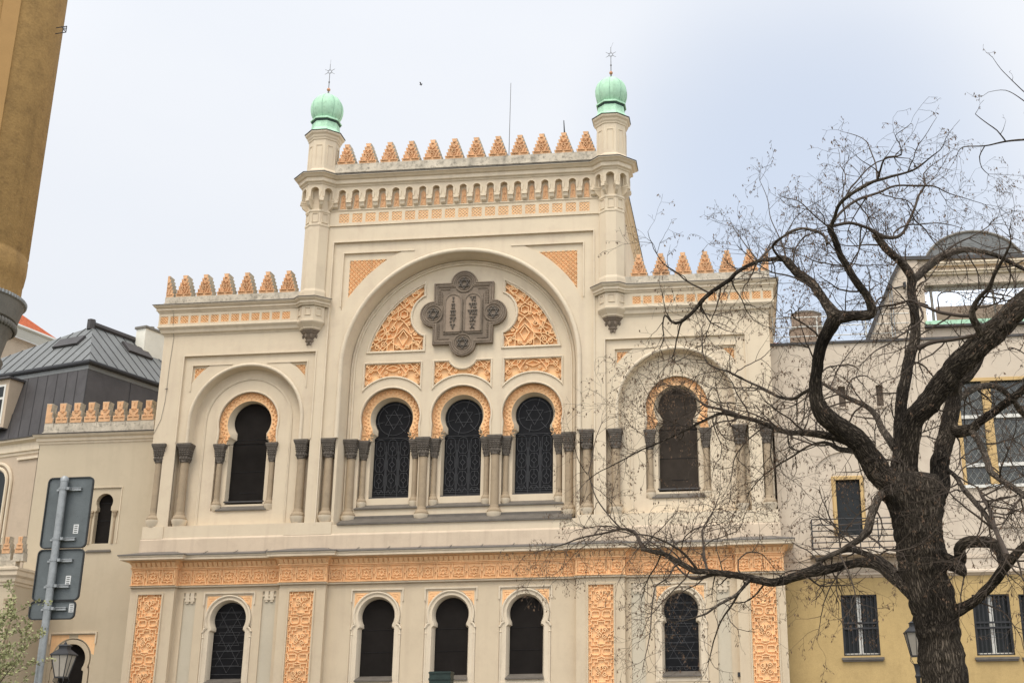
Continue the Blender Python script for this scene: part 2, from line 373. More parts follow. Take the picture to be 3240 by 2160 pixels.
for mm in (0, 1):
    q1 = s1 if not mm else mir(s1); q2 = s2 if not mm else mir(s2)
    fr.plate(q1, [q2], .14, .2); SP.append((q2, 'tower'))
fr.build('sunk_wall_frame', M['cream'], syn)
# thin mouldings round frames, arches
mo = MB()
def fillet(path, wd, y, pr, closed=False):
    mo.sweep(path, [(-wd/2, y+.01), (-wd/2, y-pr), (wd/2, y-pr), (wd/2, y+.01)], 'wall', closed)
for c in (-9., 9.):
    fillet([(c-2.89, 13.68), (c-2.89, 17.46), (c+2.89, 17.46), (c+2.89, 13.68)], .05, 0., .035)
    for m in (1, -1):
        fillet([(c+m*x, z) for x, z in ((2.38*.32, 17.045), (2.51, 17.045), (2.51, 15.9))], .045, .075, .03)
    roll = [(c+2.43, 13.67)]+arc(c, 14.55, 2.43, 0, 180, 40)+[(c-2.43, 13.67)]
    mo.sweep(roll, [(.075*cos(t), .06-.075*sin(t)) for t in [pi*i/8 for i in range(9)]], 'wall')
    mo.sweep([(c+1.86, 10.2)]+arc(c, 14.6, 1.86, 0, 180, 40)+[(c-1.86, 10.2)], [(-.045, .41), (-.045, .385), (-.012, .385), (0, .40), (.012, .385), (.045, .385), (.045, .41)], 'wall')
fillet([(-5.68, 10.1), (-5.68, 22.36), (5.68, 22.36), (5.68, 10.1)], .055, 0., .045)
for m in (1, -1):
    fillet([(m*x, z) for x, z in ((2.1, 21.86), (5.23, 21.86), (5.23, 19.4))], .05, .075, .035)
roll = [(5.04, 13.67)]+arc(0, 16.7, 5.04, 0, 180, 60)+[(-5.04, 13.67)]
mo.sweep(roll, [(.10*cos(t), .05-.10*sin(t)) for t in [pi*i/8 for i in range(9)]], 'wall')
mo.sweep([(4.72, 10.4)]+arc(0, 16.7, 4.72, 0, 180, 60)+[(-4.72, 10.4)], [(-.11, .74), (-.11, .67), (-.06, .65), (-.02, .70), (.02, .64), (.07, .66), (.07, .74)], 'wall')
mo.build('arch_moulding', M['cream_trim'], syn, smooth=40)
# ---- recess surfaces
rc = MB()
for c in (-9., 9.):
    A = stilt(c, 2.36, 14.55, 13.66, 40)
    B = stilt(c, 2.30, 14.55, 13.66, 40)
    rc.loft(A, .08, B, .42, False)
    ring_o = horseshoe(c, 14.6, 1.30, 1.26, 13.9, 1.30, 13.66, 10.86)
    rc.plate(rect(c-2.9, c+2.9, 10.15, 17.1), [ring_o], .42, .62)
    rc.plate([(c-1.4, 10.8), (c+1.4, 10.8), (c+1.4, 13.67), (c+.82, 13.67), (c+.82, 11.14), (c-.82, 11.14), (c-.82, 13.67), (c-1.4, 13.67)], [], .62, .95)
    rc.quad((c-2.9, .1, 10.2), (c+2.9, .1, 10.2), (c+2.9, .5, 10.22), (c-2.9, .5, 10.22))
A = [(4.95, 10.1)]+arc(0, 16.7, 4.95, 0, 180, 60)+[(-4.95, 10.1)]
prev, py = A, .08
for k in range(1, 7):
    t = k/6*pi/2; r = 4.95-.14*sin(t); y = .08+.65*(1-cos(t))/1. if False else .08+.65*k/6
    B = [(r, 10.1)]+arc(0, 16.7, r, 0, 180, 60)+[(-r, 10.1)]
    rc.loft(prev, py, B, y, False); prev, py = B, y
tymp_holes = []
for c in (-3., 0., 3.):
    tymp_holes.append(horseshoe(c, 14.66, 1.28, 1.235, 14.15, 1.26, 13.7, 10.86))
QP = [(1.67, 20.66), (1.67, 19.95)]+arc(1.27, 19.08, .97, 58, -60, 12)+[(1.63, 18.22), (1.63, 17.46), (4.17, 17.46)]+arc(0, 16.7, 4.27, 10.5, 65, 12)
QPi = [(1.79, 20.46), (1.79, 19.93)]+arc(1.27, 19.08, 1.07, 50, -53, 12)+[(1.75, 18.2), (1.75, 17.57), (4.03, 17.57)]+arc(0, 16.7, 4.13, 12.3, 63.5, 12)
def rpanel(c, ins):
    a0, r = 54, 1.66+ins
    x1 = 1.28-ins; zt = 17.06-ins
    th = math.degrees(math.acos(x1/r))
    low = arc(c, 14.66+.04, r, th, 180-th, 14)
    if abs(c) < .1:
        rr_ = .59+ins; a_ = math.degrees(math.asin((17.28-zt)/rr_)); top = [(c-x1, zt)]+arc(0, 17.28, rr_, 180+a_, 360-a_, 14)+[(c+x1, zt)]
    else: top = [(c-x1, zt), (c+x1, zt)]
    return low+top
RP = [rpanel(c, 0) for c in (-3., 0., 3.)]; RPi = [rpanel(c, .085) for c in (-3., 0., 3.)]
rc.plate([(4.86, 10.1)]+arc(0, 16.7, 4.86, 0, 180, 60)+[(-4.86, 10.1)], tymp_holes+[QPi, mir(QPi)]+RPi, .73, .95)
for c in (-3., 0., 3.):
    rc.plate([(c-1.4, 10.8), (c+1.4, 10.8), (c+1.4, 13.71), (c+.84, 13.71), (c+.84, 11.2), (c-.84, 11.2), (c-.84, 13.71), (c-1.4, 13.71)], [], .985, 1.3)
rc.build('arch_recess', M['cream'], syn, smooth=30)
# rims of the tympanum panels
rm = MB()
def rim(poly, wd, y, pr, dirn=1):
    P = list(poly); area = sum(P[i][0]*P[(i+1) % len(P)][1]-P[(i+1) % len(P)][0]*P[i][1] for i in range(len(P)))
    if area < 0: P.reverse()
    rm.sweep(P, [(0, y), (0, y-pr*.6), (-wd*.35, y-pr), (-wd, y-pr*.8), (-wd, y+.06)], 'wall', True)
for q in (QP, mir(QP)): rim(q, .075, .73, .06)
for q in RP: rim(q, .06, .73, .055)
rm.build('panel_rim', M['cream_trim'], syn)

# ---- apricot ornament panels
def ornament(name, outline, y, lines, h, wd, m='orange', parent=syn, ground=.0):
    b = MB(); b.plate(outline, [], y, y+.03)
    xs = [p[0] for p in outline]; zs = [p[1] for p in outline]
    b.strap(lines, y, h, wd, inside(outline)); return b.build(name, M[m], parent)
for q, k in SP:   # small all-over diaper in the spandrels
    xs = [p[0] for p in q]; zs = [p[1] for p in q]; L = []
    d = .21 if k == 'tower' else .20
    i = 0; x = min(xs)
    while x < max(xs)+d:
        z = min(zs)+(d/2 if i % 2 else 0)
        while z < max(zs)+d:
            L += [[(x-.055, z), (x, z+.08), (x+.055, z)], [(x, z-.05), (x, z+.02)]]; z += d
        x += d/2; i += 1
    ornament('spandrel_panel', q, .20, L, .06, .042)
def quarter_lines():
    L = []
    for (cx, cz, r) in ((2.62, 19.18, .17), (2.62, 19.18, .30)):
        L.append([(cx+r*sin(pi/3*k), cz+r*cos(pi/3*k)) for k in range(7)])
    L += [[(2.62, 19.48), (2.3, 19.8), (1.75, 20.25)], [(2.62, 19.48), (2.9, 19.2+.62)], [(2.32, 19.32), (2.05, 19.75), (1.8, 20.0)], [(2.92, 19.32), (3.2, 19.1), (3.3, 18.7)],
          [(1.95, 20.4), (2.15, 20.1), (2.5, 20.15)], [(2.1, 20.25), (2.3, 20.05), (2.15, 19.85), (1.95, 20.05), (2.1, 20.25)],
          [(2.62, 18.86), (2.38, 18.55), (2.22, 18.1), (2.22, 17.5)], [(2.62, 18.86), (2.86, 18.55), (3.02, 18.1), (3.02, 17.5)],
          [(1.7, 18.05), (2.2, 18.12), (2.62, 18.55), (3.04, 18.12), (3.9, 18.05)], [(2.3, 18.9), (2.1, 18.5), (2.3, 18.3)], [(2.94, 18.9), (3.2, 18.5), (3.6, 18.3)],
          [(1.75, 17.62), (2.1, 17.95), (2.62, 17.6), (3.14, 17.95), (3.5, 17.6), (3.9, 17.95)], [(2.62, 18.45), (2.42, 18.15), (2.62, 17.8), (2.82, 18.15), (2.62, 18.45)],
          [(3.4, 18.6), (3.3, 18.1), (3.65, 17.6)], [(1.8, 18.0), (1.95, 17.75), (1.8, 17.55)]]
    L += [[(3.3, 18.7), (3.75, 18.4), (3.95, 17.9)], [(2.9, 19.8), (3.1, 19.55), (3.45, 19.3)], [(3.0, 18.95), (3.35, 19.1), (3.6, 18.9)], [(3.02, 18.1), (3.3, 17.75), (3.3, 17.55)], [(2.22, 18.1), (1.95, 17.75), (1.95, 17.55)], [(3.55, 18.75), (3.4, 18.35), (3.62, 18.0), (4.0, 17.75)], [(2.5, 20.15), (2.7, 19.85), (2.55, 19.6)], [(2.2, 19.5), (2.35, 19.65), (2.2, 19.85)]]
    for cx, cz, r, a, g in ((3.25, 18.95, .11, 0, 1), (2.6, 19.8, .1, 90, 1), (3.1, 19.3, .1, 45, -1), (3.8, 18.15, .1, 0, 1), (2.0, 17.85, .14, 0, 1), (3.45, 17.85, .15, 180, -1), (2.42, 17.72, .1, 0, 1), (2.85, 17.72, .1, 180, -1), (3.1, 18.55, .14, 90, 1), (2.42, 18.75, .1, 90, 1), (3.75, 17.75, .12, 60, 1), (2.85, 19.0, .1, 0, 1),
                            (2.4, 19.35, .1, 0, 1), (2.85, 19.45, .11, 0, -1), (2.3, 19.62, .1, 30, 1), (2.0, 20.1, .09, 0, 1), (3.3, 18.35, .1, 200, 1), (3.6, 18.1, .11, 20, -1), (2.62, 19.05, .07, 0, 1), (2.1, 18.3, .09, 0, -1)):
        L.append(scroll(cx, cz, r, a, g))
    return L
QL = quarter_lines()
ornament('quarter_panel', QPi, .86, QL, .12, .06)
ornament('quarter_panel', mir(QPi), .86, [[(-x, z) for x, z in l] for l in QL], .12, .06)
for c, q in zip((-3., 0., 3.), RPi):
    L = []
    for m in (1, -1):
        L += [[(c+m*x, z) for x, z in l] for l in ([(1.2, 17.0), (.95, 16.72), (.68, 16.72), (.45, 17.0)], [(1.2, 16.4), (.95, 16.72), (.75, 16.95), (.2, 16.95)], [(.68, 16.72), (.45, 16.4)], [(.95, 16.85), (1.06, 16.74), (.95, 16.62), (.84, 16.74), (.95, 16.85)], [(0, 16.9), (.3, 16.78), (0, 16.66)], [(.28, 16.94), (.45, 16.72), (.6, 16.5), (.45, 16.4)])]
        L += [scroll(c+m*1.05, 16.45, .12, 0, m), scroll(c+m*.6, 16.86, .09, 0, -m), scroll(c+m*.3, 16.6, .08, 90, m), scroll(c+m*1.08, 16.93, .08, 200, -m), scroll(c+m*1.12, 16.15, .09, 90, m)]
    ornament('tympanum_panel', q, .85, L, .10, .048)
# ---- medallion with tablets of the law
md = MB()
LOBES = [(0., 20.42), (0., 17.74), (-1.30, 19.08), (1.29, 19.06)]
UNI = [(1.29, 20.46)]+arc(0, 20.42, .575, 4, 176, 18)+[(-1.30, 20.46)]+arc(-1.30, 19.08, .575, 90, 270, 18)+[(-1.30, 17.70)]+arc(0, 17.74, .575, 184, 356, 18)+[(1.29, 17.70)]+arc(1.29, 19.06, .575, -90, 90, 18)
md.plate(UNI, [], .60, .74)
md.sweep(UNI, [(0, .62), (0, .54), (-.05, .52), (-.075, .56), (-.10, .535), (-.14, .54), (-.16, .57), (-.19, .565), (-.21, .602)], 'wall', True)
for i, (cx, cz) in enumerate(LOBES):
    y = .588-.004*i
    md.plate(circ(cx, cz, .40, 36)[:-1], [], y, .62)
    md.sweep(circ(cx, cz, .41, 36)[:-1], [(0, .61), (0, y-.03), (-.03, y-.045), (-.06, y-.02), (-.075, y+.005)], 'wall', True)
    md.strap([circ(cx, cz, .28, 24)], y, .03, .04)
md.plate(rect(-.86, .84, 18.16, 19.95), [], .552, .7)
sp = MB()
for m in (1, -1):
    for k in range(9):
        md.box(m*1.05-.03, m*1.05+.03, .56, .62, 19.5+.075*k, 19.54+.075*k); md.box(m*1.05-.03, m*1.05+.03, .56, .62, 17.98+.075*k, 18.02+.075*k)
        x = m*(.62+.05*k); md.box(x-.015, x+.015, .56, .62, 20.16, 20.22); md.box(x-.015, x+.015, .56, .62, 17.92, 17.98)
        if k < 8: md.box(m*.95-.02, m*.95+.02, .57, .62, 19.5+.075*k, 19.53+.075*k)
medal = md.build('medallion', M['medal'], syn, smooth=35)
st = MB()
for cx, cz in LOBES: st.strap(hexagram(cx, cz, .25), .572, .05, .05)
st.build('star_relief', M['capital'], medal)
tb = MB(); tr = MB()
for c in (-.435, .415):
    P = [(c+.32, 18.24)]+arc(c, 19.57, .32, 0, 180, 16)+[(c-.32, 18.24)]
    tb.plate(P, [], .515, .6)
    tr.sweep(list(P), [(.0, .55), (.0, .49), (.05, .48), (.09, .52), (.09, .56)], 'wall', False)
tb.build('law_tablet', M['tablet'], medal); tr.build('tablet_rim', M['medal'], medal)
def roman(txt, cx, cz, h):
    nm = MB(); wd = {'I': .075, 'V': .17, 'X': .17}; tot = sum(wd[c] for c in txt); x = cx-tot/2; b = h/2
    for ch in txt:
        q = wd[ch]; m = x+q/2; sr = .032
        if ch == 'I': L = [[(m, cz-b), (m, cz+b)], [(m-sr, cz+b), (m+sr, cz+b)], [(m-sr, cz-b), (m+sr, cz-b)]]
        elif ch == 'V': L = [[(m-.06, cz+b), (m, cz-b), (m+.06, cz+b)], [(m-.06-sr, cz+b), (m-.06+sr, cz+b)], [(m+.06-sr, cz+b), (m+.06+sr, cz+b)]]
        else: L = [[(m-.06, cz+b), (m+.06, cz-b)], [(m+.06, cz+b), (m-.06, cz-b)], [(m-.06-sr, cz+b), (m-.06+sr, cz+b)], [(m+.06-sr, cz+b), (m+.06+sr, cz+b)], [(m-.06-sr, cz-b), (m-.06+sr, cz-b)], [(m+.06-sr, cz-b), (m+.06+sr, cz-b)]]
        nm.strap(L, .516, .05, .034); x += q
    nm.build('roman_numeral', M['capital'], medal)
for i, (l, r) in enumerate((('I', 'VI'), ('II', 'VII'), ('III', 'VIII'), ('IV', 'IX'), ('V', 'X'))):
    z = 19.68-.305*i; roman(l, -.435, z, .19); roman(r, .415, z, .19)

# ---- horseshoe windows, upper row
def leaded(c, zc, r, hw, zb, zs, y):
    b = MB(); L = []; pw = hw*2/3
    for i in range(3):
        x = c-hw+pw*(i+.5); k = pw*.36
        for j in range(4):
            z1 = zs-.12-j*.68; z0 = z1-.6
            if j == 0: L.append([(x-k, z0+.1), (x-k, z1-.1)]+arc(x, z1-.1, k, 180, 0, 6)+[(x+k, z0+.1), (x+k-.07, z0), (x-k+.07, z0), (x-k, z0+.1)])
            elif z0 > zb: L.append([(x-k, z0+.12), (x-k, z1-.12), (x-k+.08, z1), (x+k-.08, z1), (x+k, z1-.12), (x+k, z0+.12), (x+k-.08, z0), (x-k+.08, z0), (x-k, z0+.12)])
            else: L.append([(x-k, zb+.25), (x-k, z1-.12), (x-k+.08, z1), (x+k-.08, z1), (x+k, z1-.12), (x+k, zb+.25)])
            zm = (max(z0, zb+.2)+z1)/2
            if z0 > zb: L += [[(x, zm+.12), (x+.11, zm), (x, zm-.12), (x-.11, zm), (x, zm+.12)], [(x, zm+.12), (x, z1)], [(x, zm-.12), (x, z0)]]
            else: L += [[(x-.1, zb+.3), (x, z1-.2), (x+.1, zb+.3)]]
    for z in (zb+.08, zb+.16, zb+.25): L.append([(c-hw, z), (c+hw, z)])
    for i in (1, 2): L.append([(c-hw+pw*i, zb), (c-hw+pw*i, zs-.3)])
    for x in (-.035, .035):
        for i in (1, 2): L.append([(c-hw+pw*i+x, zb+.3), (c-hw+pw*i+x, zs-.55)])
    L += [[(c-hw, zs+.02), (c+hw, zs+.02)]]+hexagram(c, zc, .42)+[circ(c, zc, r*.86, 24)]
    L += [[(c+.42*sin(a), zc+.42*cos(a)), (c+r*sin(a), zc+r*cos(a))] for a in [pi/3*k+.3 for k in range(6)]]
    b.strap(L, y, .02, .02); return b
for c in (-3., 0., 3.):
    zc = 14.68; G = horseshoe(c, zc, .78, .64, 13.98, .78, 13.86, 11.36)
    b = MB(); b.plate(G, [], 1.30, 1.33); win = b.build('window', M['glass'], syn)
    leaded(c, zc, .78, .78, 11.36, 13.86, 1.30).build('leading', M['lead'], win)
    RO = horseshoe(c, 14.66, 1.34, 1.30, 14.0, 1.34, 13.7, 13.68); RI = horseshoe(c, 14.66, .915, .80, 14.06, .98, 13.7, 13.68)
    b = MB(); b.plate(RO, [RI], .945, 1.0)
    L = []
    for k in range(27):
        a = radians(-42+264*k/26); p = (c+1.10*cos(a), 14.66+1.10*sin(a)); L.append(arc(p[0], p[1], .085, math.degrees(a)-100, math.degrees(a)+100, 5))
        L.append([(c+(.98)*cos(a), 14.66+.98*sin(a)), (c+1.03*cos(a), 14.66+1.03*sin(a))])
    for m in (1, -1): L += [[(c+m*.95, 13.95), (c+m*1.2, 13.95)], [(c+m*1.0, 13.72), (c+m*1.08, 13.88), (c+m*1.16, 13.72)]]
    L.append(arc(c, 14.66, 1.23, -50, 230, 40))
    b.strap(L, .945, .045, .03); b.build('horseshoe_surround', M['orange'], win)
    b = MB(); G2 = horseshoe(c, zc, .80, .66, 13.98, .80, 13.86, 11.34)
    mid = horseshoe(c, 14.67, .86, .74, 14.02, .90, 13.76, 12.5)
    RIu = horseshoe(c, 14.66, .915, .80, 14.06, .98, 13.7, 13.0); G2u = horseshoe(c, zc, .80, .66, 13.98, .80, 13.86, 12.9)
    b.loft(RIu, .946, mid, 1.12, False); b.loft(mid, 1.12, G2u, 1.31, False)
    b.loft([(c+.84, 11.2), (c+.84, 13.7)], .99, [(c+.79, 11.2), (c+.79, 13.8)], 1.31, False); b.loft([(c-.84, 11.2), (c-.84, 13.7)], .99, [(c-.79, 11.2), (c-.79, 13.8)], 1.31, False)
    b.build('reveal', M['cream'], win, smooth=40)
    mo2 = MB(); mo2.sweep(horseshoe(c, 14.66, 1.28, 1.235, 14.15, 1.26, 13.72, 13.70)[1:-1], [(.045, .735), (.045, .69), (.0, .675), (-.03, .70), (-.03, .76)], 'wall')
    mo2.build('hood_moulding', M['cream_trim'], win, smooth=40)
    b = MB(); b.poly([(c-1.32, .66, 10.84), (c+1.32, .66, 10.84), (c+1.0, 1.05, 11.07), (c-1.0, 1.05, 11.07)]); b.box(c-1.33, c+1.33, .655, .75, 10.79, 10.838)
    b.build('sill', M['sill'], win)
    b = MB(); b.box(c-.88, c+.88, 1.02, 1.34, 11.28, 11.34); b.build('threshold', M['flash'], win)
    b = MB(); b.box(c-1.25, c+1.25, .95, 1.3, 10.9, 11.28); b.build('sill_wall', M['cream'], win)
# big sill below the three windows
b = MB(); b.poly([(-4.75, -.06, 10.12), (4.75, -.06, 10.12), (4.75, .6, 10.40), (-4.75, .6, 10.40)]); b.box(-4.76, 4.76, -.065, .2, 10.05, 10.118); b.box(-4.7, 4.7, .58, .78, 10.38, 10.5)
b.build('long_sill', M['sill'], syn)
for c in (-9., 9.):
    zc = 14.70; G = horseshoe(c, zc, .78, .61, 13.92, .765, 13.76, 11.3)
    b = MB(); b.plate(G, [], .90, .93); win = b.build('window', M['screen' if c < 0 else 'screen_br'], syn); win['label'] = 'dark brown screened horseshoe window'
    b = MB(); b.strap([[(c-.61, 13.92), (c+.61, 13.92)], [(c-.76, 13.72), (c+.76, 13.72)], [(c-.765, 12.55), (c+.765, 12.55)], [(c-.3, 11.66), (c+.35, 11.66)]], .90, .012, .022); b.build('screen_seam', M['seam'], win)
    RO = horseshoe(c, 14.6, 1.33, 1.29, 13.9, 1.33, 13.7, 13.665); RI = horseshoe(c, 14.58, .95, .80, 13.98, .93, 13.7, 13.665)
    b = MB(); b.plate(RO, [RI], .56, .64); L = []
    for k in range(25):
        a = radians(-36+252*k/24); p = (c+1.13*cos(a), 14.6+1.13*sin(a)); L.append(arc(p[0], p[1], .09, math.degrees(a)-100, math.degrees(a)+100, 5)); L.append([(c+1.02*cos(a), 14.6+1.02*sin(a)), (c+1.07*cos(a), 14.6+1.07*sin(a))])
    L.append(arc(c, 14.6, 1.25, -40, 220, 40))
    for m in (1, -1): L += [[(c+m*.95, 13.98), (c+m*1.25, 13.98)], [(c+m*1.0, 13.72), (c+m*1.1, 13.9), (c+m*1.2, 13.72)]]
    b.strap(L, .56, .05, .03); b.build('horseshoe_surround', M['orange'], win)
    b = MB(); RIu = horseshoe(c, 14.58, .95, .80, 13.98, .93, 13.7, 13.0); G2u = horseshoe(c, zc, .80, .63, 13.92, .79, 13.76, 12.9)
    b.loft(RIu, .561, G2u, .91, False)
    for m in (1, -1): b.loft([(c+m*.82, 11.1), (c+m*.82, 13.7)], .621, [(c+m*.775, 11.1), (c+m*.775, 13.76)], .91, False)
    b.build('reveal', M['cream'], win, smooth=40)
    b = MB(); b.sweep(horseshoe(c, 14.6, 1.30, 1.26, 13.9, 1.30, 13.68, 13.67)[1:-1], [(.05, .425), (.05, .385), (.0, .375), (-.03, .40), (-.03, .45)], 'wall'); b.build('hood_moulding', M['cream_trim'], win, smooth=40)
    b = MB(); b.poly([(c-1.06, .36, 10.89), (c+1.06, .36, 10.89), (c+.82, .68, 11.1), (c-.82, .68, 11.1)]); b.box(c-1.07, c+1.07, .355, .5, 10.84, 10.888); b.build('sill', M['sill'], win)
    b = MB(); b.box(c-.86, c+.86, .62, .94, 11.22, 11.28); b.build('threshold', M['flash'], win)

# ---- columns
def column(r, h_cap0, h_cap1, h_base1, cw, ped):
    """proto at origin: z measured from 0 (ground of the pedestal)"""
    s = MB(); s.lathe(0, 0, [(r*1.02, h_base1-.02), (r*1.03, h_base1+.3), (r*.97, h_cap0)], 16)
    root = s.build('column', M['shaft'], None, smooth=40)
    c = MB(); H = h_cap1-h_cap0; q = cw/2
    c.box(-q, q, -q, q, h_cap1-H*.11, h_cap1); c.box(-q*.94, q*.94, -q*.94, q*.94, h_cap1-H*.2, h_cap1-H*.112); c.box(-q*.85, q*.85, -q*.85, q*.85, h_cap1-H*.29, h_cap1-H*.202)
    def frus(a0, a1, z0, z1): c.add([(-a0,-a0,z0),(a0,-a0,z0),(a0,a0,z0),(-a0,a0,z0),(-a1,-a1,z1),(a1,-a1,z1),(a1,a1,z1),(-a1,a1,z1)], [(0,3,2,1),(4,5,6,7),(0,1,5,4),(1,2,6,5),(2,3,7,6),(3,0,4,7)])
    frus(q*.58, q*.80, h_cap0+H*.3, h_cap1-H*.292); frus(r*1.08, q*.6, h_cap0+H*.02, h_cap0+H*.302)
    rnd = random.Random(3)
    for f in range(4):
        R = Matrix.Rotation(f*pi/2, 4, 'Z'); c.xf = R
        for i in range(4):
            for j in range(3):
                x = q*(-.52+.35*i); z = h_cap0+H*(.36+.12*j); d = q*(.66+.05*j)
                c.lathe(x, -d, [(.001, z-H*.06), (q*.13, z-H*.02), (q*.10, z+H*.03), (.001, z+H*.06)], 5)
        for i in range(3):
            x = r*(-.75+.75*i); z = h_cap0+H*.17; c.lathe(x, -r*1.15, [(.001, z-H*.12), (r*.3, z-.02), (r*.2, z+H*.08), (.001, z+H*.12)], 5)
        c.xf = None
    c.lathe(0, 0, [(r*1.0, h_cap0-.05), (r*1.22, h_cap0-.03), (r*1.22, h_cap0), (r*1.05, h_cap0+.03)], 12)
    c.build('capital', M['capital'], root)
    b = MB(); HB = h_base1-ped
    b.lathe(0, 0, [(r*1.75, ped), (r*1.8, ped+HB*.25), (r*1.62, ped+HB*.32), (r*1.5, ped+HB*.55), (r*1.22, ped+HB*.68), (r*1.22, ped+HB*.8), (r*1.12, ped+HB*.84), (r*1.12, ped+HB), (r*1.0, h_base1+.03)], 16)
    b.build('base', M['shaft'], root, smooth=35)
    p = MB(); p.lathe(0, 0, [(r*1.3, 0), (r*1.75, ped*.55), (r*1.95, ped-.01), (r*1.95, ped)], 16); p.build('pedestal', M['cream_trim'], root, smooth=40)
    return root
big = column(.165, 2.73, 3.47, .58, .60, .30); small = column(.112, 2.05, 2.80, .48, .50, .24)
bigpos = [(-4.55, .66, .03), (-1.5, .66, .03), (1.5, .66, .03), (4.55, .66, .03)]
for m in (-1, 1): bigpos += [(m*12.55, .16, 0), (m*11.49, .22, 0), (m*6.50, .22, 0), (m*5.34, .20, 0)]
first = True
for x, y, dz in bigpos:
    if first: o = big; o.parent = syn; o.location = (x, y, 10.18+dz); first = False
    else: copy_tree(big, syn, Vector((x, y, 10.18+dz))-big.location)
first = True
for x, y, z in [(c+m*1.10, .90, 10.87) for c in (-3, 0, 3) for m in (1, -1)]+[(c+m*1.13, .53, 10.85) for c in (-9, 9) for m in (1, -1)]:
    if first: small.parent = syn; small.location = (x, y, z); first = False
    else: copy_tree(small, syn, Vector((x, y, z))-small.location)

# ---- plinth of the upper storey
b = MB(); PATH = []
b.sweep([(-WX, 4.), (-WX, 0), (WX, 0), (WX, 4)], [(.0, 9.72), (.03, 9.69), (.055, 9.64), (.055, 9.1)], 'plan')
for x in [-5.2+1.02*k for k in range(11)]: b.box(x-.006, x+.006, -.058, .0, 9.14, 9.62)
b.build('plinth_band', M['pink'], syn)
for m in (1, -1):
    for x0, x1 in ((12.0, WX+.02), (4.98, 6.95)):
        b = MB(); xa, xb = sorted((m*x0, m*x1)); b.box(xa, xb, -.035, .1, 9.7, 10.2); b.build('pier_plinth', M['cream'], syn)

# ---- tower head: cornice path with octagonal turrets
TCY = .13
def oct_pts(cx, cy, a, th): return [(cx+a/cos(pi/8)*sin(radians(t)), cy-a/cos(pi/8)*cos(radians(t))) for t in th]
AR = .745
left = oct_pts(-6.45, TCY, AR, (-112.5, -67.5, -22.5, 22.5, 67.5)); right = oct_pts(6.45, TCY, AR, (-67.5, -22.5, 22.5, 67.5, 112.5))
yf = left[-1][1]
TP = [(-6.6, 26.), (-6.6, .45)]+left+right+[(6.6, .45), (6.6, 26.)]
TP = [(-6.55, 26.), (-6.55, left[0][1]+.35)]+left+right+[(6.55, right[-1][1]+.35), (6.55, 26.)]
cn = MB()
cn.sweep(TP, [(0, 24.88), (.04, 24.90), (.06, 24.95), (.14, 24.99), (.15, 25.03), (.13, 25.05), (.13, 25.17), (.20, 25.19), (.28, 25.27), (.34, 25.29), (.34, 25.335)], 'plan')
cn.build('tower_cornice', M['cream_trim'], syn)
b = MB(); b.sweep(TP, [(.34, 25.335), (.37, 25.335), (.37, 25.36), (.0, 25.50), (-.3, 25.52)], 'plan'); b.build('tower_flashing', M['flash'], syn)
# arcade
ac = MB(); xs = [-5.37+.5967*k for k in range(19)]
out = [(-5.79, 24.92), (-5.79, 24.24)]
for x in xs: out += [(x-.165, 24.24)]+list(reversed(arc(x, 24.57, .165, 0, 180, 10)))+[(x+.165, 24.24)]
out += [(5.79, 24.24), (5.79, 24.92)]
yA = yf
ac.plate(out, [], yA, .0)
for x in xs: ac.sweep([(x+.19, 24.3), (x+.19, 24.57)]+arc(x, 24.57, .19, 0, 180, 10)+[(x-.19, 24.57), (x-.19, 24.3)], [(.03, yA), (.03, yA-.03), (-.022, yA-.035), (-.022, yA+.01)], 'wall')
for x in [xs[0]-.2983]+[x+.2983 for x in xs]:
    ac.box(x-.13, x+.13, yA-.035, 0, 24.20, 24.27); ac.box(x-.115, x+.115, yA-.05, 0, 24.125, 24.197)
    ac.add([(x-.10, yA-.01, 24.12), (x+.10, yA-.01, 24.12), (x+.10, yA+.03, 23.97), (x-.10, yA+.03, 23.97), (x+.10, -.05, 23.90), (x-.10, -.05, 23.90), (x+.10, .0, 24.12), (x-.10, .0, 24.12)], [(0,1,2,3),(3,2,4,5),(1,6,4,2),(0,3,5,7)])
ac.sweep([(-5.9, 0), (5.9, 0)], [(0, 23.76), (.03, 23.78), (.03, 23.81), (.06, 23.83), (.06, 23.87), (0, 23.9)], 'plan')
ac.plate(rect(-5.95, 5.95, 23.10, 23.76), [rect(.586*k-.22, .586*k+.22, 23.25, 23.67) for k in range(-9, 10)], -.035, .02)
ac.sweep([(-5.9, -.035), (5.9, -.035)], [(0, 23.14), (.02, 23.13), (.02, 23.10), (-.035, 23.09)], 'plan')
ac.build('arched_corbel_table', M['cream'], syn)
first = None
for x in xs:
    if first is None:
        b = MB(); b.plate([(x-.12, 23.92), (x-.07, 23.9), (x, 23.93), (x+.07, 23.9), (x+.12, 23.92), (x+.11, 24.1), (x+.09, 24.3), (x+.10, 24.5), (x, 24.6), (x-.10, 24.5), (x-.09, 24.3), (x-.11, 24.1)], [], -.03, .02)
        b.strap([[(x-.06, 24.0), (x, 24.15), (x+.06, 24.0)], [(x, 24.15), (x, 24.45)], scroll(x, 24.25, .06, 0)], -.03, .02, .025)
        first = b.build('niche_panel', M['orange_dark'], syn); fx = x
    else: copy_tree(first, syn, Vector((x-fx, 0, 0)))
def lattice(x0, x1, z0, z1, y):
    b = MB(); b.plate(rect(x0, x1, z0, z1), [], y, y+.02); L = []; n = 3; d = (x1-x0)/n; e = (z1-z0)/n
    for i in range(-n, n+1):
        L += [[(x0+i*d, z0), (x0+i*d+n*d, z0+n*e)], [(x0+i*d, z1), (x0+i*d+n*d, z1-n*e)]]
    b.strap(L+[[(x0, z0), (x1, z0), (x1, z1), (x0, z1), (x0, z0)]], y, .055, .042, inside(rect(x0, x1, z0, z1))); return b
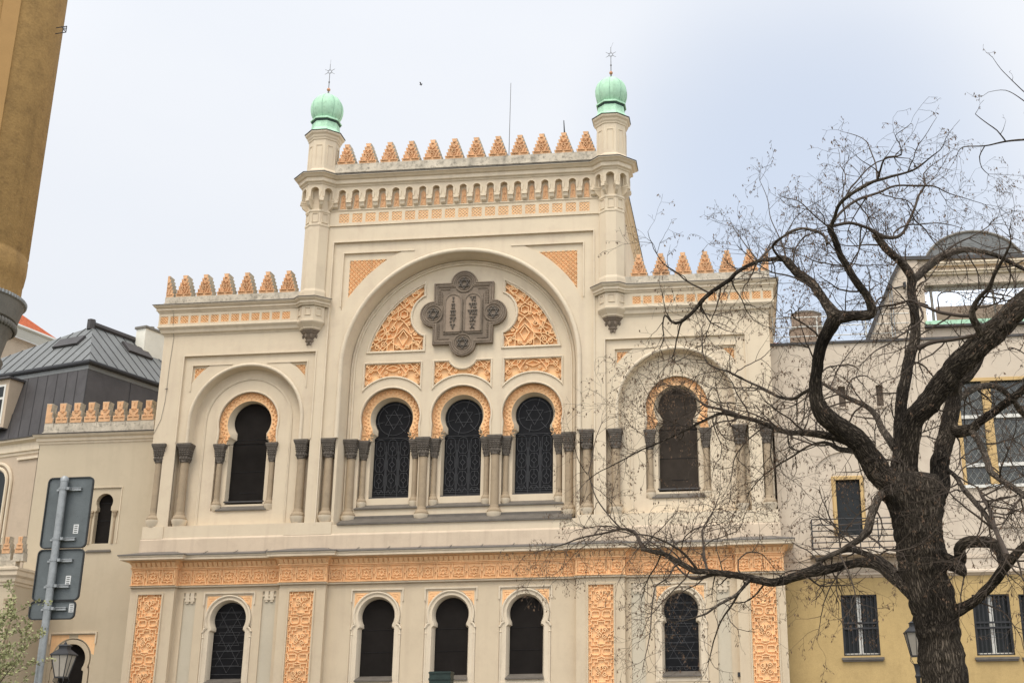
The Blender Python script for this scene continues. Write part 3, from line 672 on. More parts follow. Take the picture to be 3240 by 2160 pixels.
pr = lattice(-.22, .22, 23.25, 23.67, .035).build('lattice_panel', M['orange'], syn)
for k in range(-9, 10):
    if k: copy_tree(pr, syn, Vector((.586*k, 0, 0)))
# parapet and merlons
b = MB(); b.box(-5.85, 5.85, -.12, .30, 25.40, 26.02); b.box(-5.85, 5.85, -.17, .34, 25.60, 25.66); b.build('tower_parapet', M['stone'], syn)
def merlon(wd, h, d, steps=5, top=.29):
    P = []; q = wd/2; t = wd*top/2
    for i in range(steps+1):
        f = i/steps; x = q+(t-q)*f; z0 = h*(i)/(steps+1); z1 = h*(i+1)/(steps+1); P += [(x-.036*wd/.84, z0), (x, z1-.02), (x, z1)]
    return P+mir(P)
def merlon_obj(name, wd, h, d, low=.0):
    b = MB(); P = merlon(wd, h, d); b.plate([(x, z) for x, z in P], [], 0, d, back=True)
    o = b.build('merlon', M['merlon'], syn)
    f = MB(); f.plate([(x*.955, z*.985+.01) for x, z in P], [], -.02, 0.)
    s = wd/.85; L = []
    for m in (1, -1):
        L += [[(m*x*s, z*h) for x, z in l] for l in ([(.06, .12), (.34, .12)], [(.16, .14), (.24, .38)], [(.30, .14), (.30, .28)], [(.06, .45), (.17, .45), (.19, .55)], [(.04, .2), (.10, .38), (.03, .5)], [(.05, .62), (.12, .62), (.12, .74)])]
    L += [[(-.08*s, .56*h), (.08*s, .56*h)], [(-.05*s, .82*h), (.05*s, .82*h)], [(0, .3*h), (.06*s, .38*h), (0, .46*h), (-.06*s, .38*h), (0, .3*h)]]
    f.strap(L, -.02, .055, .036*s); f.build('relief_face', M['orange_dark'], o)
    return o
mt = merlon_obj('merlon', .84, 1.0, .5); mt.location = (-5.34, -.06, 26.02)
for k in range(1, 12): copy_tree(mt, syn, Vector((.9705*k, 0, 0)))
# turrets
def turret(m):
    cx, cy = 6.45*m, TCY
    b = MB()
    b.octo(cx, cy, [(.56, 19.70), (.56, 20.02), (.525, 20.14), (.525, 23.02), (.55, 23.05), (.55, 23.13), (.525, 23.16), (.525, 23.66), (.56, 23.70), (.56, 23.76), (.53, 23.8)])
    root = b.build('turret', M['cream'], syn)
    s = MB()
    s.octo(cx, cy, [(.50, 23.8), (.50, 24.9)])
    for t in (-90, -45, 0, 45, 90):
        s.xf = Matrix.Translation((cx, cy, 0)) @ Matrix.Rotation(radians(t), 4, 'Z')
        hw = AR*math.tan(pi/8)
        o = [(-hw, 24.92), (-hw, 24.22), (-.185, 24.22)]+list(reversed(arc(0, 24.56, .185, 0, 180, 10)))+[(.185, 24.22), (hw, 24.22), (hw, 24.92)]
        s.plate(o, [], -AR, -.50); s.sweep([(.21, 24.3), (.21, 24.56)]+arc(0, 24.56, .21, 0, 180, 10)+[(-.21, 24.56), (-.21, 24.3)], [(.03, -AR), (.03, -AR-.025), (-.02, -AR-.03), (-.02, -AR+.01)], 'wall')
        s.strap([[(-.13, 23.2), (.13, 23.2), (.13, 23.62), (-.13, 23.62), (-.13, 23.2)]], -.527, .03, .035)
        s.xf = Matrix.Translation((cx, cy, 0)) @ Matrix.Rotation(radians(t+22.5), 4, 'Z')
        R = AR/cos(pi/8)
        s.box(-.10, .10, -R-.03, -.45, 24.18, 24.26); s.box(-.085, .085, -R-.045, -.45, 24.10, 24.178)
        s.add([(-.075, -R-.0, 24.10), (.075, -R-.0, 24.10), (.07, -R+.06, 23.96), (-.07, -R+.06, 23.96), (.05, -.53, 23.78), (-.05, -.53, 23.78), (.075, -.45, 24.1), (-.075, -.45, 24.1)], [(0,1,2,3),(3,2,4,5),(1,6,4,2),(0,3,5,7)])
    s.xf = None; s.build('corbelled_stage', M['cream'], root)
    u = MB(); u.octo(cx, cy, [(.70, 25.42), (.70, 25.62), (.63, 25.72), (.62, 26.9), (.62, 27.12), (.65, 27.14), (.66, 27.2), (.70, 27.26), (.72, 27.34), (.78, 27.40), (.80, 27.44), (.80, 27.50)])
    for t in (-90, -45, 0, 45, 90):
        u.xf = Matrix.Translation((cx, cy, 0)) @ Matrix.Rotation(radians(t), 4, 'Z'); u.strap([[(-.13, 25.9), (-.13, 26.85), (.13, 26.85), (.13, 25.9)]], -.622, .02, .025)
    u.xf = None; u.build('upper_shaft', M['cream'], root)
    e = MB(); e.octo(cx, cy, [(.80, 27.50), (.83, 27.50), (.83, 27.53), (.6, 27.6)]); e.build('dark_eave', M['flash'], root)
    sk = MB(); sk.octo(cx, cy, [(.78, 27.56), (.66, 27.66), (.59, 27.80), (.565, 28.02), (.565, 28.1)]); sk.build('copper_skirt', M['copper'], root)
    g = MB(); g.octo(cx, cy, [(.57, 28.10), (.595, 28.13), (.595, 28.24)])
    g.build('dark_collar', M['copper_dk'], root)
    r = MB(); r.octo(cx, cy, [(.64, 28.20), (.64, 28.25), (.58, 28.31), (.50, 28.34)])
    r.build('copper_ring', M['copper'], root)
    d = MB(); lob = lambda a: 1-.055*abs(cos(4*a))**3
    prof = [(.52, 28.28), (.60, 28.40), (.675, 28.56), (.715, 28.74), (.725, 28.92), (.70, 29.10), (.64, 29.26), (.54, 29.40), (.40, 29.52), (.25, 29.60), (.13, 29.65), (.10, 29.68), (.05, 29.74)]
    d.lathe(cx, cy, prof, 64, 0, 2*pi, lob); d.build('dome', M['copper'], root, smooth=60)
    sm = MB()
    for k in range(8):
        a = 2*pi*k/8
        sm.tube([(cx+q*.949*sin(a), cy-q*.949*cos(a), z) for q, z in prof[:-1]], .008, 4)
    sm.build('dome_seam', M['copper_seam'], root)
    f = MB(); f.lathe(cx, cy, [(.045, 29.7), (.03, 29.86), (.02, 30.0), (.02, 30.28), (.035, 30.3), (.035, 30.36), (.016, 30.38), (.014, 30.74), (.012, 30.76)], 8)
    f.tube([(cx, cy, 31.0), (cx, cy, 31.25)], .012, 5); f.tube([(cx, cy, 31.2), (cx+m*.05+.06, cy, 31.48)], .005, 4)
    ro = .17
    for tri in hexagram(cx, 30.87, .135): f.tube([(x, cy, z) for x, z in tri], .013, 4)
    for k in range(6):
        a = pi/3*k; f.tube([(cx+.13*sin(a), cy, 30.87+.13*cos(a)), (cx+.26*sin(a), cy, 30.87+.26*cos(a))], .010, 4)
    f.build('star_finial', M['finial'], root)
    q = MB(); q.lathe(cx, cy, [(.001, 29.86), (.06, 29.88), (.085, 29.94), (.06, 30.0), (.001, 30.02)], 12); q.build('copper_ball', M['ball'], root, smooth=60)
    # hanging corbel under the wing cornice
    h = MB(); h.octo(cx, cy, [(.43, 18.36), (.46, 18.40), (.46, 18.44), (.52, 18.52), (.60, 18.62), (.62, 18.66), (.62, 18.72), (.59, 18.74), (.59, 19.42)])
    for t in (-90, -45, 0, 45, 90):
        h.xf = Matrix.Translation((cx, cy, 0)) @ Matrix.Rotation(radians(t), 4, 'Z'); h.strap([[(-.12, 18.93), (.12, 18.93), (.12, 19.25), (-.12, 19.25), (-.12, 18.93)]], -.592, .03, .035)
    h.xf = None; h.build('corbel_body', M['cream'], root)
    p = MB(); p.octo(cx, cy, [(.02, 17.38), (.06, 17.5), (.10, 17.6), (.13, 17.62), (.10, 17.66), (.20, 17.86), (.23, 17.88), (.23, 17.93), (.2, 17.95), (.31, 18.2), (.36, 18.24), (.36, 18.28), (.40, 18.30), (.42, 18.36)])
    for t in (-67.5, -22.5, 22.5, 67.5):
        p.xf = Matrix.Translation((cx, cy, 0)) @ Matrix.Rotation(radians(t), 4, 'Z')
        p.lathe(0, -.31, [(.001, 17.98), (.05, 18.05), (.06, 18.15), (.001, 18.2)], 5); p.lathe(0, -.2, [(.001, 17.68), (.035, 17.72), (.04, 17.8), (.001, 17.85)], 5)
    p.xf = None; p.build('pendant', M['medal'], root)
    return root
turret(-1); turret(1)
# ---- wing cornices, lattice friezes, parapets, merlons
def wing(m):
    CA = .60; fy = -.23
    o8 = oct_pts(-6.45, TCY, .60, (-67.5, -22.5, 22.5, 67.5))
    base = [(-WX, 8.), (-WX, 0), (-7.15, 0)]
    path = [(-WX, 8.), (-WX, 0.)]+[(-6.45-.78, 0.)]+oct_pts(-6.45, TCY, .42, (-67.5, -22.5, 22.5, 67.5))+[(-5.85, .14)]
    if m > 0: path = [(-x, y) for x, y in reversed(path)]
    c = MB()
    low = [(0, 18.36), (.03, 18.40), (.05, 18.44), (.12, 18.48), (.16, 18.60), (.23, 18.68), (.25, 18.71), (.25, 18.76), (.225, 18.78)]
    pw = [(-WX, 8.), (-WX, 0.), (-6.9, 0.)]
    if m > 0: pw = [(-x, y) for x, y in reversed(pw)]
    c.sweep(pw, low, 'plan'); c.sweep(path, [(.225, 19.34), (.26, 19.36), (.28, 19.42), (.33, 19.44), (.33, 19.53), (.39, 19.57), (.44, 19.63), (.44, 19.665)], 'plan')
    c.build('wing_cornice', M['cream_trim'], syn)
    b = MB(); b.sweep(path, [(.44, 19.665), (.47, 19.665), (.47, 19.69), (.05, 19.80), (-.2, 19.82)], 'plan'); b.build('wing_flashing', M['flash_lt'], syn)
    f = MB(); cs = [-12.85+.448*k for k in range(13)]
    x0, x1 = -WX-.225, -6.95
    hs = [rect(x-.175, x+.175, 18.86, 19.20) for x in cs]; o = rect(x0, x1, 18.76, 19.35)
    if m > 0: hs = [mir(h) for h in hs]; o = mir(o)
    f.plate(o, hs, fy+.005, .0)
    f.build('wing_frieze', M['cream'], syn)
    pr = lattice(-.175, .175, 18.86, 19.20, fy+.075); p0 = pr.build('lattice_panel', M['orange'], syn); p0.location.x = cs[0]*(-m)
    for x in cs[1:]: copy_tree(p0, syn, Vector((x*(-m)-cs[0]*(-m), 0, 0)))
    b = MB(); xa, xb = sorted((m*12.98, m*6.95)); b.box(xa, xb, -.10, .30, 19.74, 20.13); b.box(xa-.02, xb+.02, -.14, .33, 19.74, 19.86)
    xa, xb = sorted((m*12.98, m*12.6)); b.box(xa, xb, .301, 8., 19.74, 20.13)
    b.build('wing_parapet', M['stone'], syn)
    mw = merlon_obj('merlon', .74, 1.0, .5); mw.location = (m*12.19, -.05, 20.13)
    for k in range(1, 6): copy_tree(mw, syn, Vector((-m*.924*k, 0, 0)))
    h = MB(); P = [p for p in merlon(.74, 1.0, .4) if p[0] <= 0]; P = [(0, 0.0)]+[(0, P[0][1])]+P if False else P
    P = [(0., 0.)]+[(0., 1.0)]+[p for p in merlon(.74, 1., .4) if p[0] < 0]
    P = [(-x, z) for x, z in P] if m < 0 else P     # half merlon whose straight side closes the corner
    h.plate(shift(P, m*12.98, 20.13), [], -.05, .38, back=True); ho = h.build('half_merlon', M['merlon'], syn)
    h = MB(); h.plate(shift([(x*.93+(-.012*m), z*.985+.01) for x, z in P], m*12.98, 20.13), [], -.072, -.05)
    L = [[(m*12.98-m*x, 20.13+z) for x, z in l] for l in ([(.05, .12), (.28, .12)], [(.13, .14), (.2, .38)], [(.05, .45), (.15, .45), (.17, .55)], [(.03, .2), (.06, .38)], [(.04, .62), (.1, .7)])]
    h.strap(L, -.072, .03, .034); h.build('relief_face', M['orange_dark'], ho)
    for k in range(1, 7):
        pass
wing(-1); wing(1)
# ---- lower storey
low = MB(); hs = []
LW = [(-8.97, 'lead'), (-2.95, 'screen'), (0., 'screen'), (2.95, 'screen'), (8.97, 'lead')]
for c, k in LW: hs.append(rect(c-1.02, c+1.02, 3.85, 7.46))
for m in (1, -1):
    for x0, x1 in ((7.07, 7.62), (10.35, 10.87)): h = rect(x0, x1, 3.2, 7.5); hs.append(h if m > 0 else mir(h))
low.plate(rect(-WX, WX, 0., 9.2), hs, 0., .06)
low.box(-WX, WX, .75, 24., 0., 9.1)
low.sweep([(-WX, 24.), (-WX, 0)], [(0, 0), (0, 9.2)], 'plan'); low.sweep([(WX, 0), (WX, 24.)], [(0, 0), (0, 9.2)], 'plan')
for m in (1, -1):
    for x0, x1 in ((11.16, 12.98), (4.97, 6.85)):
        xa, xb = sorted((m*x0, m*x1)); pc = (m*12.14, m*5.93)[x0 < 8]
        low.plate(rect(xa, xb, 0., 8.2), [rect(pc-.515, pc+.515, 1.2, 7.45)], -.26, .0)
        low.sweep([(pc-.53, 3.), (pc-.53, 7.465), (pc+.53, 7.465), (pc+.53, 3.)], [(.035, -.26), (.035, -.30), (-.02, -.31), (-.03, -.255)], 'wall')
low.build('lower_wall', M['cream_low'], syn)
for m in (1, -1):
    for x0, x1 in ((7.07, 7.62), (10.35, 10.87)):
        st2 = MB(); tt = MB()
        xa, xb = sorted((m*x0, m*x1)); st2.plate(rect(xa, xb, 3.2, 7.5), [], .055, .07)
        d = (xb-xa)
        for i in range(2):
            xc = xa+d*(.31+.38*i); tt.box(xc-.075, xc+.075, -.01, .05, 7.24, 7.50); tt.box(xc-.1, xc+.1, -.015, .05, 7.16, 7.24); tt.box(xc-.055, xc+.055, .0, .05, 7.09, 7.16)
        tt.box(xa, xb, .005, .05, 7.30, 7.36)
        tt.build('niche_teeth', M['cream_trim'], st2.build('niche_strip', M['grey_strip'], syn))
def window_low(c, kind):
    G = horseshoe(c, 6.46, .65, .555, 5.99, .64, 5.95, 4.17)
    b = MB(); b.plate(G, [], .30, .33); win = b.build('window', M['glass' if kind == 'lead' else 'screen'], syn)
    win['label'] = 'leaded dark glass horseshoe window' if kind == 'lead' else 'horseshoe window behind dark brown screen'
    b = MB(); L = []
    if kind == 'lead':
        z = 4.35
        while z < 7.05: L.append([(c-.64, z), (c+.64, z)]); z += .3
        L += hexagram(c, 4.95, .55)+hexagram(c, 5.7, .5)+hexagram(c, 6.46, .5)
        if c > 0: L += [circ(c+x, 4.29, .07, 8) for x in (-.45, -.15, .15, .45)]
    else: L = [[(c-.62, 5.93), (c+.62, 5.93)], [(c-.64, 5.08), (c+.64, 5.08)]]
    b.strap(L, .30, .012, .014, inside(G)); b.build('leading' if kind == 'lead' else 'screen_seam', M['lead' if kind == 'lead' else 'seam'], win)
    RO = horseshoe(c, 6.45, .90, .84, 6.12, .99, 5.94, 3.86); RI = horseshoe(c, 6.455, .74, .655, 6.03, .74, 5.95, 4.0)
    f = MB(); f.plate(rect(c-1.021, c+1.021, 3.84, 7.462), [horseshoe(c, 6.45, .95, .9, 6.2, 1.0, 5.94, 3.86)], .035, .12)
    f.plate(RO, [RI], .01, .14); f.sweep(RO[1:-1], [(.04, .03), (.04, -.03), (.0, -.045), (-.04, -.02), (-.05, .02)], 'wall')
    G2 = horseshoe(c, 6.46, .66, .565, 5.99, .65, 5.95, 4.1); f.loft(RI, .01, horseshoe(c, 6.458, .69, .60, 6.01, .69, 5.95, 4.08), .14, False); f.loft(horseshoe(c, 6.458, .69, .60, 6.01, .69, 5.95, 4.08), .14, G2, .31, False)
    f.sweep([(c-1.04, 7.0), (c-1.04, 7.475), (c+1.04, 7.475), (c+1.04, 7.0)], [(.04, .01), (.04, -.035), (-.02, -.045), (-.03, .0)], 'wall')
    for m in (1, -1): f.tube([(c+m*.96, .02, 3.86), (c+m*.96, .02, 5.9)], .042, 8); f.lathe(c+m*.96, .02, [(.045, 5.72), (.06, 5.74), (.045, 5.78)], 8)
    f.box(c-1.0, c+1.0, -.02, .1, 3.80, 3.9)
    f.build('surround', M['cream_trim'], win, smooth=35)
    for m in (1, -1):
        o = MB(); q = [(c+m*x, z) for x, z in [(.92, 7.36), (.30, 7.36)]+arc(0, 6.45, .97, 70, 18, 8)+[(.92, 6.75)]]
        o.plate(q, [], .033, .06); o.strap([[(c+m*x, z) for x, z in l] for l in ([(.85, 7.28), (.5, 7.28)], [(.85, 7.28), (.85, 6.95)], [(.75, 7.2), (.62, 7.2)], [(.77, 7.2), (.8, 7.05)], [(.5, 7.3), (.8, 7.0)])], .033, .02, .035)
        o.build('spandrel_panel', M['orange'], win)
    s = MB(); s.poly([(c-.74, -.09, 4.02), (c+.74, -.09, 4.02), (c+.66, .30, 4.18), (c-.66, .30, 4.18)]); s.box(c-.745, c+.745, -.095, .05, 3.97, 4.018); s.build('sill', M['sill'], win)
for c, k in LW: window_low(c, k)
# vertical strapwork panels on the piers
def strapunit(c, z):
    L = []
    for m in (1, -1):
        L += [[(c+m*x, z+q) for x, q in l] for l in (
            [(.47, -.7), (.47, .7)], [(0, .42), (.14, .42), (.14, .32), (.27, .32), (.27, .18), (.37, .18), (.37, -.18), (.27, -.18), (.27, -.32), (.14, -.32), (.14, -.42), (0, -.42)],
            [(.5, .30), (.38, .30), (.38, .46), (.16, .46), (0, .52)], [(.5, -.30), (.38, -.30), (.38, -.46), (.16, -.46), (0, -.52)],
            [(.10, .585), (.32, .585), (.36, .63), (.36, .7)], [(.10, -.585), (.32, -.585), (.36, -.63), (.36, -.7)], [(.10, .585), (.06, .64), (.06, .7)], [(.10, -.585), (.06, -.64), (.06, -.7)],
            [(.5, .55), (.42, .55), (.40, .62), (.40, .7)], [(.5, -.55), (.42, -.55), (.40, -.62), (.40, -.7)], [(.40, .05), (.5, .05)], [(.40, -.05), (.5, -.05)])]
        L += [scroll(c+m*.13, z+.1, .10, 0, m), scroll(c+m*.13, z-.12, .10, 0, -m)]
    L += [[(c, z+.2), (c+.08, z+.08), (c, z-.04), (c-.08, z+.08), (c, z+.2)]]
    return L
for pc in (-12.14, -5.93, 5.93, 12.14):
    L = []
    for k in range(4): L += strapunit(pc, 7.02-1.4*k)
    ornament('strapwork_panel', rect(pc-.515, pc+.515, 1.2, 7.45), -.185, L, .065, .052)
# apricot frieze with breaks over the piers
FPATH = [(-WX-.1, 6.), (-WX-.1, -.34), (-11.12, -.34), (-11.12, -.09), (-6.88, -.09), (-6.88, -.34), (-4.94, -.34), (-4.94, -.09), (4.94, -.09), (4.94, -.34), (6.88, -.34), (6.88, -.09), (11.12, -.09), (11.12, -.34), (WX+.1, -.34), (WX+.1, 6.)]
b = MB(); b.sweep(FPATH, [(-.3, 7.76), (.0, 7.76), (0, 8.43), (.02, 8.45), (.05, 8.46), (.05, 8.50), (.02, 8.52), (.04, 8.6), (.12, 8.7), (.2, 8.74), (.2, 8.76)], 'plan')
for (x0, x1, y) in ((-12.97, -11.12, -.34), (-11.12, -6.88, -.09), (-6.88, -4.94, -.34), (-4.94, 4.94, -.09), (4.94, 6.88, -.34), (6.88, 11.12, -.09), (11.12, 12.97, -.34)):
    n = max(1, round((x1-x0)/.6)); d = (x1-x0)/n; L = []
    for i in range(n):
        c = x0+d*(i+.5); z = 8.10
        L += [[(c-.2, z-.17), (c-.2, z+.17), (c-.06, z+.17), (c, z+.22), (c+.06, z+.17), (c+.2, z+.17), (c+.2, z-.17), (c+.06, z-.17), (c, z-.22), (c-.06, z-.17), (c-.2, z-.17)],
              [(c-.25, z-.27), (c-.25, z-.06), (c-.29, z), (c-.25, z+.06), (c-.25, z+.27)], [(c+.25, z-.27), (c+.25, z-.06), (c+.29, z), (c+.25, z+.06), (c+.25, z+.27)],
              [(c, z+.11), (c+.1, z), (c, z-.11), (c-.1, z), (c, z+.11)], [(c-.14, z+.1), (c-.06, z+.06)], [(c+.14, z+.1), (c+.06, z+.06)], [(c-.14, z-.1), (c-.06, z-.06)], [(c+.14, z-.1), (c+.06, z-.06)]]
    L += [[(x0, 8.41), (x1, 8.41)], [(x0, 7.80), (x1, 7.80)]]
    b.strap(L, y, .06, .04)
    n2 = max(2, round((x1-x0)/.2)); d = (x1-x0)/n2
    for i in range(n2):
        c = x0+d*(i+.5)
        b.add([(c-.075, y-.06, 8.53), (c+.075, y-.06, 8.53), (c+.075, y-.17, 8.68), (c-.075, y-.17, 8.68), (c-.03, y-.03, 8.50), (c+.03, y-.03, 8.50), (c+.075, y, 8.70), (c-.075, y, 8.70)], [(0,1,2,3),(4,5,1,0),(1,6,2),(0,3,7)])
b.build('arabesque_frieze', M['orange'], syn)
b = MB(); b.sweep(FPATH, [(.0, 7.70), (.03, 7.72), (.04, 7.76), (.0, 7.775)], 'plan'); b.sweep(FPATH, [(.20, 8.755), (.36, 8.76), (.40, 8.77), (.40, 8.86), (.43, 8.88), (.43, 8.935)], 'plan'); b.build('string_cornice', M['cream_trim'], syn)
b = MB(); b.sweep(FPATH, [(.43, 8.935), (.46, 8.93), (.46, 8.965), (.40, 8.985), (-.3, 9.17), (-.5, 9.2)], 'plan')
x = -12.5
while x < 12.6: b.add([(x-.012, -.50, 8.99), (x+.012, -.50, 8.99), (x+.012, -.12, 9.125), (x-.012, -.12, 9.125), (x-.012, -.5, 9.012), (x+.012, -.5, 9.012), (x+.012, -.12, 9.147), (x-.012, -.12, 9.147)], [(4,5,6,7),(0,1,5,4),(1,2,6,5),(0,4,7,3)]); x += 1.25
b.build('string_flashing', M['flash_lt'], syn)
# lightning cable and roof rods
b = MB(); pts = [(-12.42, -.25, 18.8), (-12.44, -.02, 18.3), (-12.5, -.02, 17.0), (-12.52, -.02, 15.5), (-12.62, -.02, 14.7), (-12.86, -.02, 14.1)]
b.tube(pts, .007, 4); b.tube([(-12.45, -.24, 19.4), (-12.42, -.25, 18.8)], .007, 4); b.box(-12.5, -12.44, -.3, -.22, 19.42, 19.5); b.tube([(-12.55, -.09, 16.0), (-12.46, -.02, 16.05)], .015, 4)
b.build('lightning_cable', M['flash'], syn)
p0 = at(1169, 351, .5); p1 = at(1173.5, 191, .5)
b = MB(); b.tube([p0-Vector((0, 0, .6)), p1], [.02, .012], 5); b.build('roof_rod', M['finial'], syn)
p0 = at(1297, 318, .6); p1 = at(1295, 277, .6)
b = MB(); b.tube([p0-Vector((0, 0, .9)), p0, p1], [.05, .04, .02], 6); b.tube([p0+Vector((.05, 0, .05)), p0+(p1-p0)*.6], .02, 5); b.build('roof_vent_rod', M['iron'], syn)
p = at(1698, 1548, 0.)
b = MB(); b.box(p.x-.06, p.x+.06, -.06, .0, p.z-.08, p.z+.08); b.build('wall_box', M['iron'], syn)

# ================================================================== LEFT ANNEXE (crenellated side wing)
ann = thing('crenellated_annexe', (-16.2, 1.5, 0), 'cream side wing with stepped apricot battlements and small horseshoe windows, left of the synagogue', 'building')
AY = 1.5; ax0, ax1 = -18.75, -12.9
b = MB()
h1c, h2c = at(235, 1190, AY).x, at(161, 1520, AY).x
def aw(u, v): p = at(u, v, AY); return p.x, p.z
uz = aw(235, 1247)[1]; ut = aw(236, 1133)[1]
o1 = horseshoe(h1c, ut-.36, .37, .31, ut-.72, .37, ut-.76, uz)
zt2 = aw(161, 1478)[1]
o2 = horseshoe(h2c, zt2-.62, .62, .52, zt2-1.05, .6, zt2-1.1, zt2-3.0)
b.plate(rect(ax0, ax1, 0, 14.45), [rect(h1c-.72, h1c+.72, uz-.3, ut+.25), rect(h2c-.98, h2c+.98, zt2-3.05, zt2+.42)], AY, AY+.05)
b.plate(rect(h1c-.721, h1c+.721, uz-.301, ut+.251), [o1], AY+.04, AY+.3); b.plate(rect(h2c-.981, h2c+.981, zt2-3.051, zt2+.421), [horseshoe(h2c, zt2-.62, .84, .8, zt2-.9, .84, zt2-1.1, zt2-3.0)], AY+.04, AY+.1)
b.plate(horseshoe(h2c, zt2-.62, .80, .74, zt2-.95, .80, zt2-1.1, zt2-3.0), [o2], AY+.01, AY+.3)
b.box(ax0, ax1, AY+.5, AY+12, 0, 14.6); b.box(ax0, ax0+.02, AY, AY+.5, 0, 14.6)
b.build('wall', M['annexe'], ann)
b = MB(); b.plate(o1, [], AY+.3, AY+.32); w1 = b.build('window', M['screen'], ann)
b = MB(); b.strap([[(h1c-.36, uz+1.0), (h1c+.36, uz+1.0)], [(h1c-.36, uz+1.75), (h1c+.36, uz+1.75)]], AY+.3, .012, .03); b.build('screen_seam', M['seam'], w1)
b = MB(); b.poly([(h1c-.55, AY-.05, uz-.32), (h1c+.55, AY-.05, uz-.32), (h1c+.4, AY+.25, uz-.1), (h1c-.4, AY+.25, uz-.1)]); b.box(h1c-.55, h1c+.55, AY-.055, AY+.05, uz-.37, uz-.325); b.build('sill', M['sill'], w1)
b = MB()
for m in (1, -1):
    x = h1c+m*.52; b.lathe(x, AY+.05, [(.06, uz), (.055, ut-1.05), (.09, ut-.95), (.10, ut-.8)], 8); b.box(x-.11, x+.11, AY-.05, AY+.12, ut-.82, ut-.74)
b.build('colonnette', M['shaft'], w1)
b = MB(); b.plate(o2, [], AY+.3, AY+.32); w2 = b.build('window', M['screen'], ann)
for m in (1, -1): b = MB(); b.plate([(h2c+m*x, z) for x, z in [(.95, zt2+.36), (.2, zt2+.36)]+arc(0, zt2-.62, .87, 78, 15, 8)+[(.95, zt2-.45)]], [], AY+.035, AY+.06); b.build('spandrel_panel', M['orange'], w2)
b = MB(); b.sweep([(h2c-1.0, zt2), (h2c-1.0, zt2+.44), (h2c+1.0, zt2+.44), (h2c+1.0, zt2)], [(.04, AY+.01), (.04, AY-.04), (-.02, AY-.05), (-.03, AY)], 'wall'); b.build('window_moulding', M['cream_trim'], w2); b = MB()
b.sweep([(h1c-.74, uz), (h1c-.74, ut+.27), (h1c+.74, ut+.27), (h1c+.74, uz)], [(.03, AY+.01), (.03, AY-.02), (-.01, AY-.03), (-.02, AY)], 'wall'); b.build('window_moulding', M['cream_trim'], w1)
b = MB(); b.sweep([(ax0, AY+10), (ax0, AY), (ax1, AY)], [(0, 14.15), (.04, 14.2), (.05, 14.28), (.10, 14.30), (.12, 14.42), (.2, 14.48), (.24, 14.55), (.24, 14.58)], 'plan'); b.build('cornice', M['cream_trim'], ann)
b = MB(); b.sweep([(ax0, AY+10), (ax0, AY), (ax1, AY)], [(.24, 14.58), (.27, 14.58), (.27, 14.61), (0, 14.68), (-.3, 14.7)], 'plan'); b.build('flashing', M['flash'], ann)
def stepped(w0, h, half=0):
    st = [(.50, .0), (.47, .33), (.41, .33), (.43, .52), (.31, .52), (.33, .72), (.19, .72), (.235, 1.0)]
    return [(x*w0, z*h) for x, z in st]
bx = at(107, 988, AY).x; ex = at(338, 978, AY).x; n = 8; dx = (ex-bx)/7.
proto = None
for k in range(8):
    x = bx+dx*k
    if k in (1,) or proto is None and k > 0:
        P = stepped(.66, 1.32); P = P+mir(P)
        b = MB(); b.plate([(p[0], p[1]) for p in P], [], 0, .4, back=True); q = b.build('merlon', M['stone'], ann); q.location = Vector((x, AY-.05, 14.68))
        f = MB(); P2 = [p for p in stepped(.61, 1.30) if p[1] > .42]; f.plate(P2+mir(P2), [], -.02, 0); L = []
        for m in (1, -1): L += [[(m*a, c) for a, c in l] for l in ([(.05, .6), (.2, .6)], [(.1, .72), (.18, .8)], [(.03, .95), (.1, .95)])]
        L += [[(-.05, .88), (.05, .88)], [(0, 1.12), (0, 1.2)]]
        f.strap(L, -.02, .03, .035); r = f.build('relief_face', M['orange_dark'], q); proto = q; px = x
    elif proto: copy_tree(proto, ann, Vector((x-px, 0, 0)))
P = stepped(.66, 1.32); P = P+[(-.1, 1.32), (-.1, 0)]
b = MB(); b.plate(shift(P, bx, 14.68), [], AY-.05, AY+.35, back=True); q = b.build('half_merlon', M['stone'], ann)
f = MB(); f.plate(shift([(min(x*.93, 1), z*.985+.0) for x, z in P if z > .3] + [(-.08, .5), (.29, .5)], bx, 14.68) if False else shift([(-.08, .44), (.25, .44), (.26, .66), (.19, .66), (.2, .92), (.11, .92), (.14, 1.29), (-.08, 1.29)], bx, 14.68), [], AY-.07, AY-.05); f.build('relief_face', M['orange_dark'], q)
b = MB(); b.box(ax0+.05, ax1, AY-.02, AY+.35, 14.6, 14.72); b.build('parapet', M['stone'], ann)

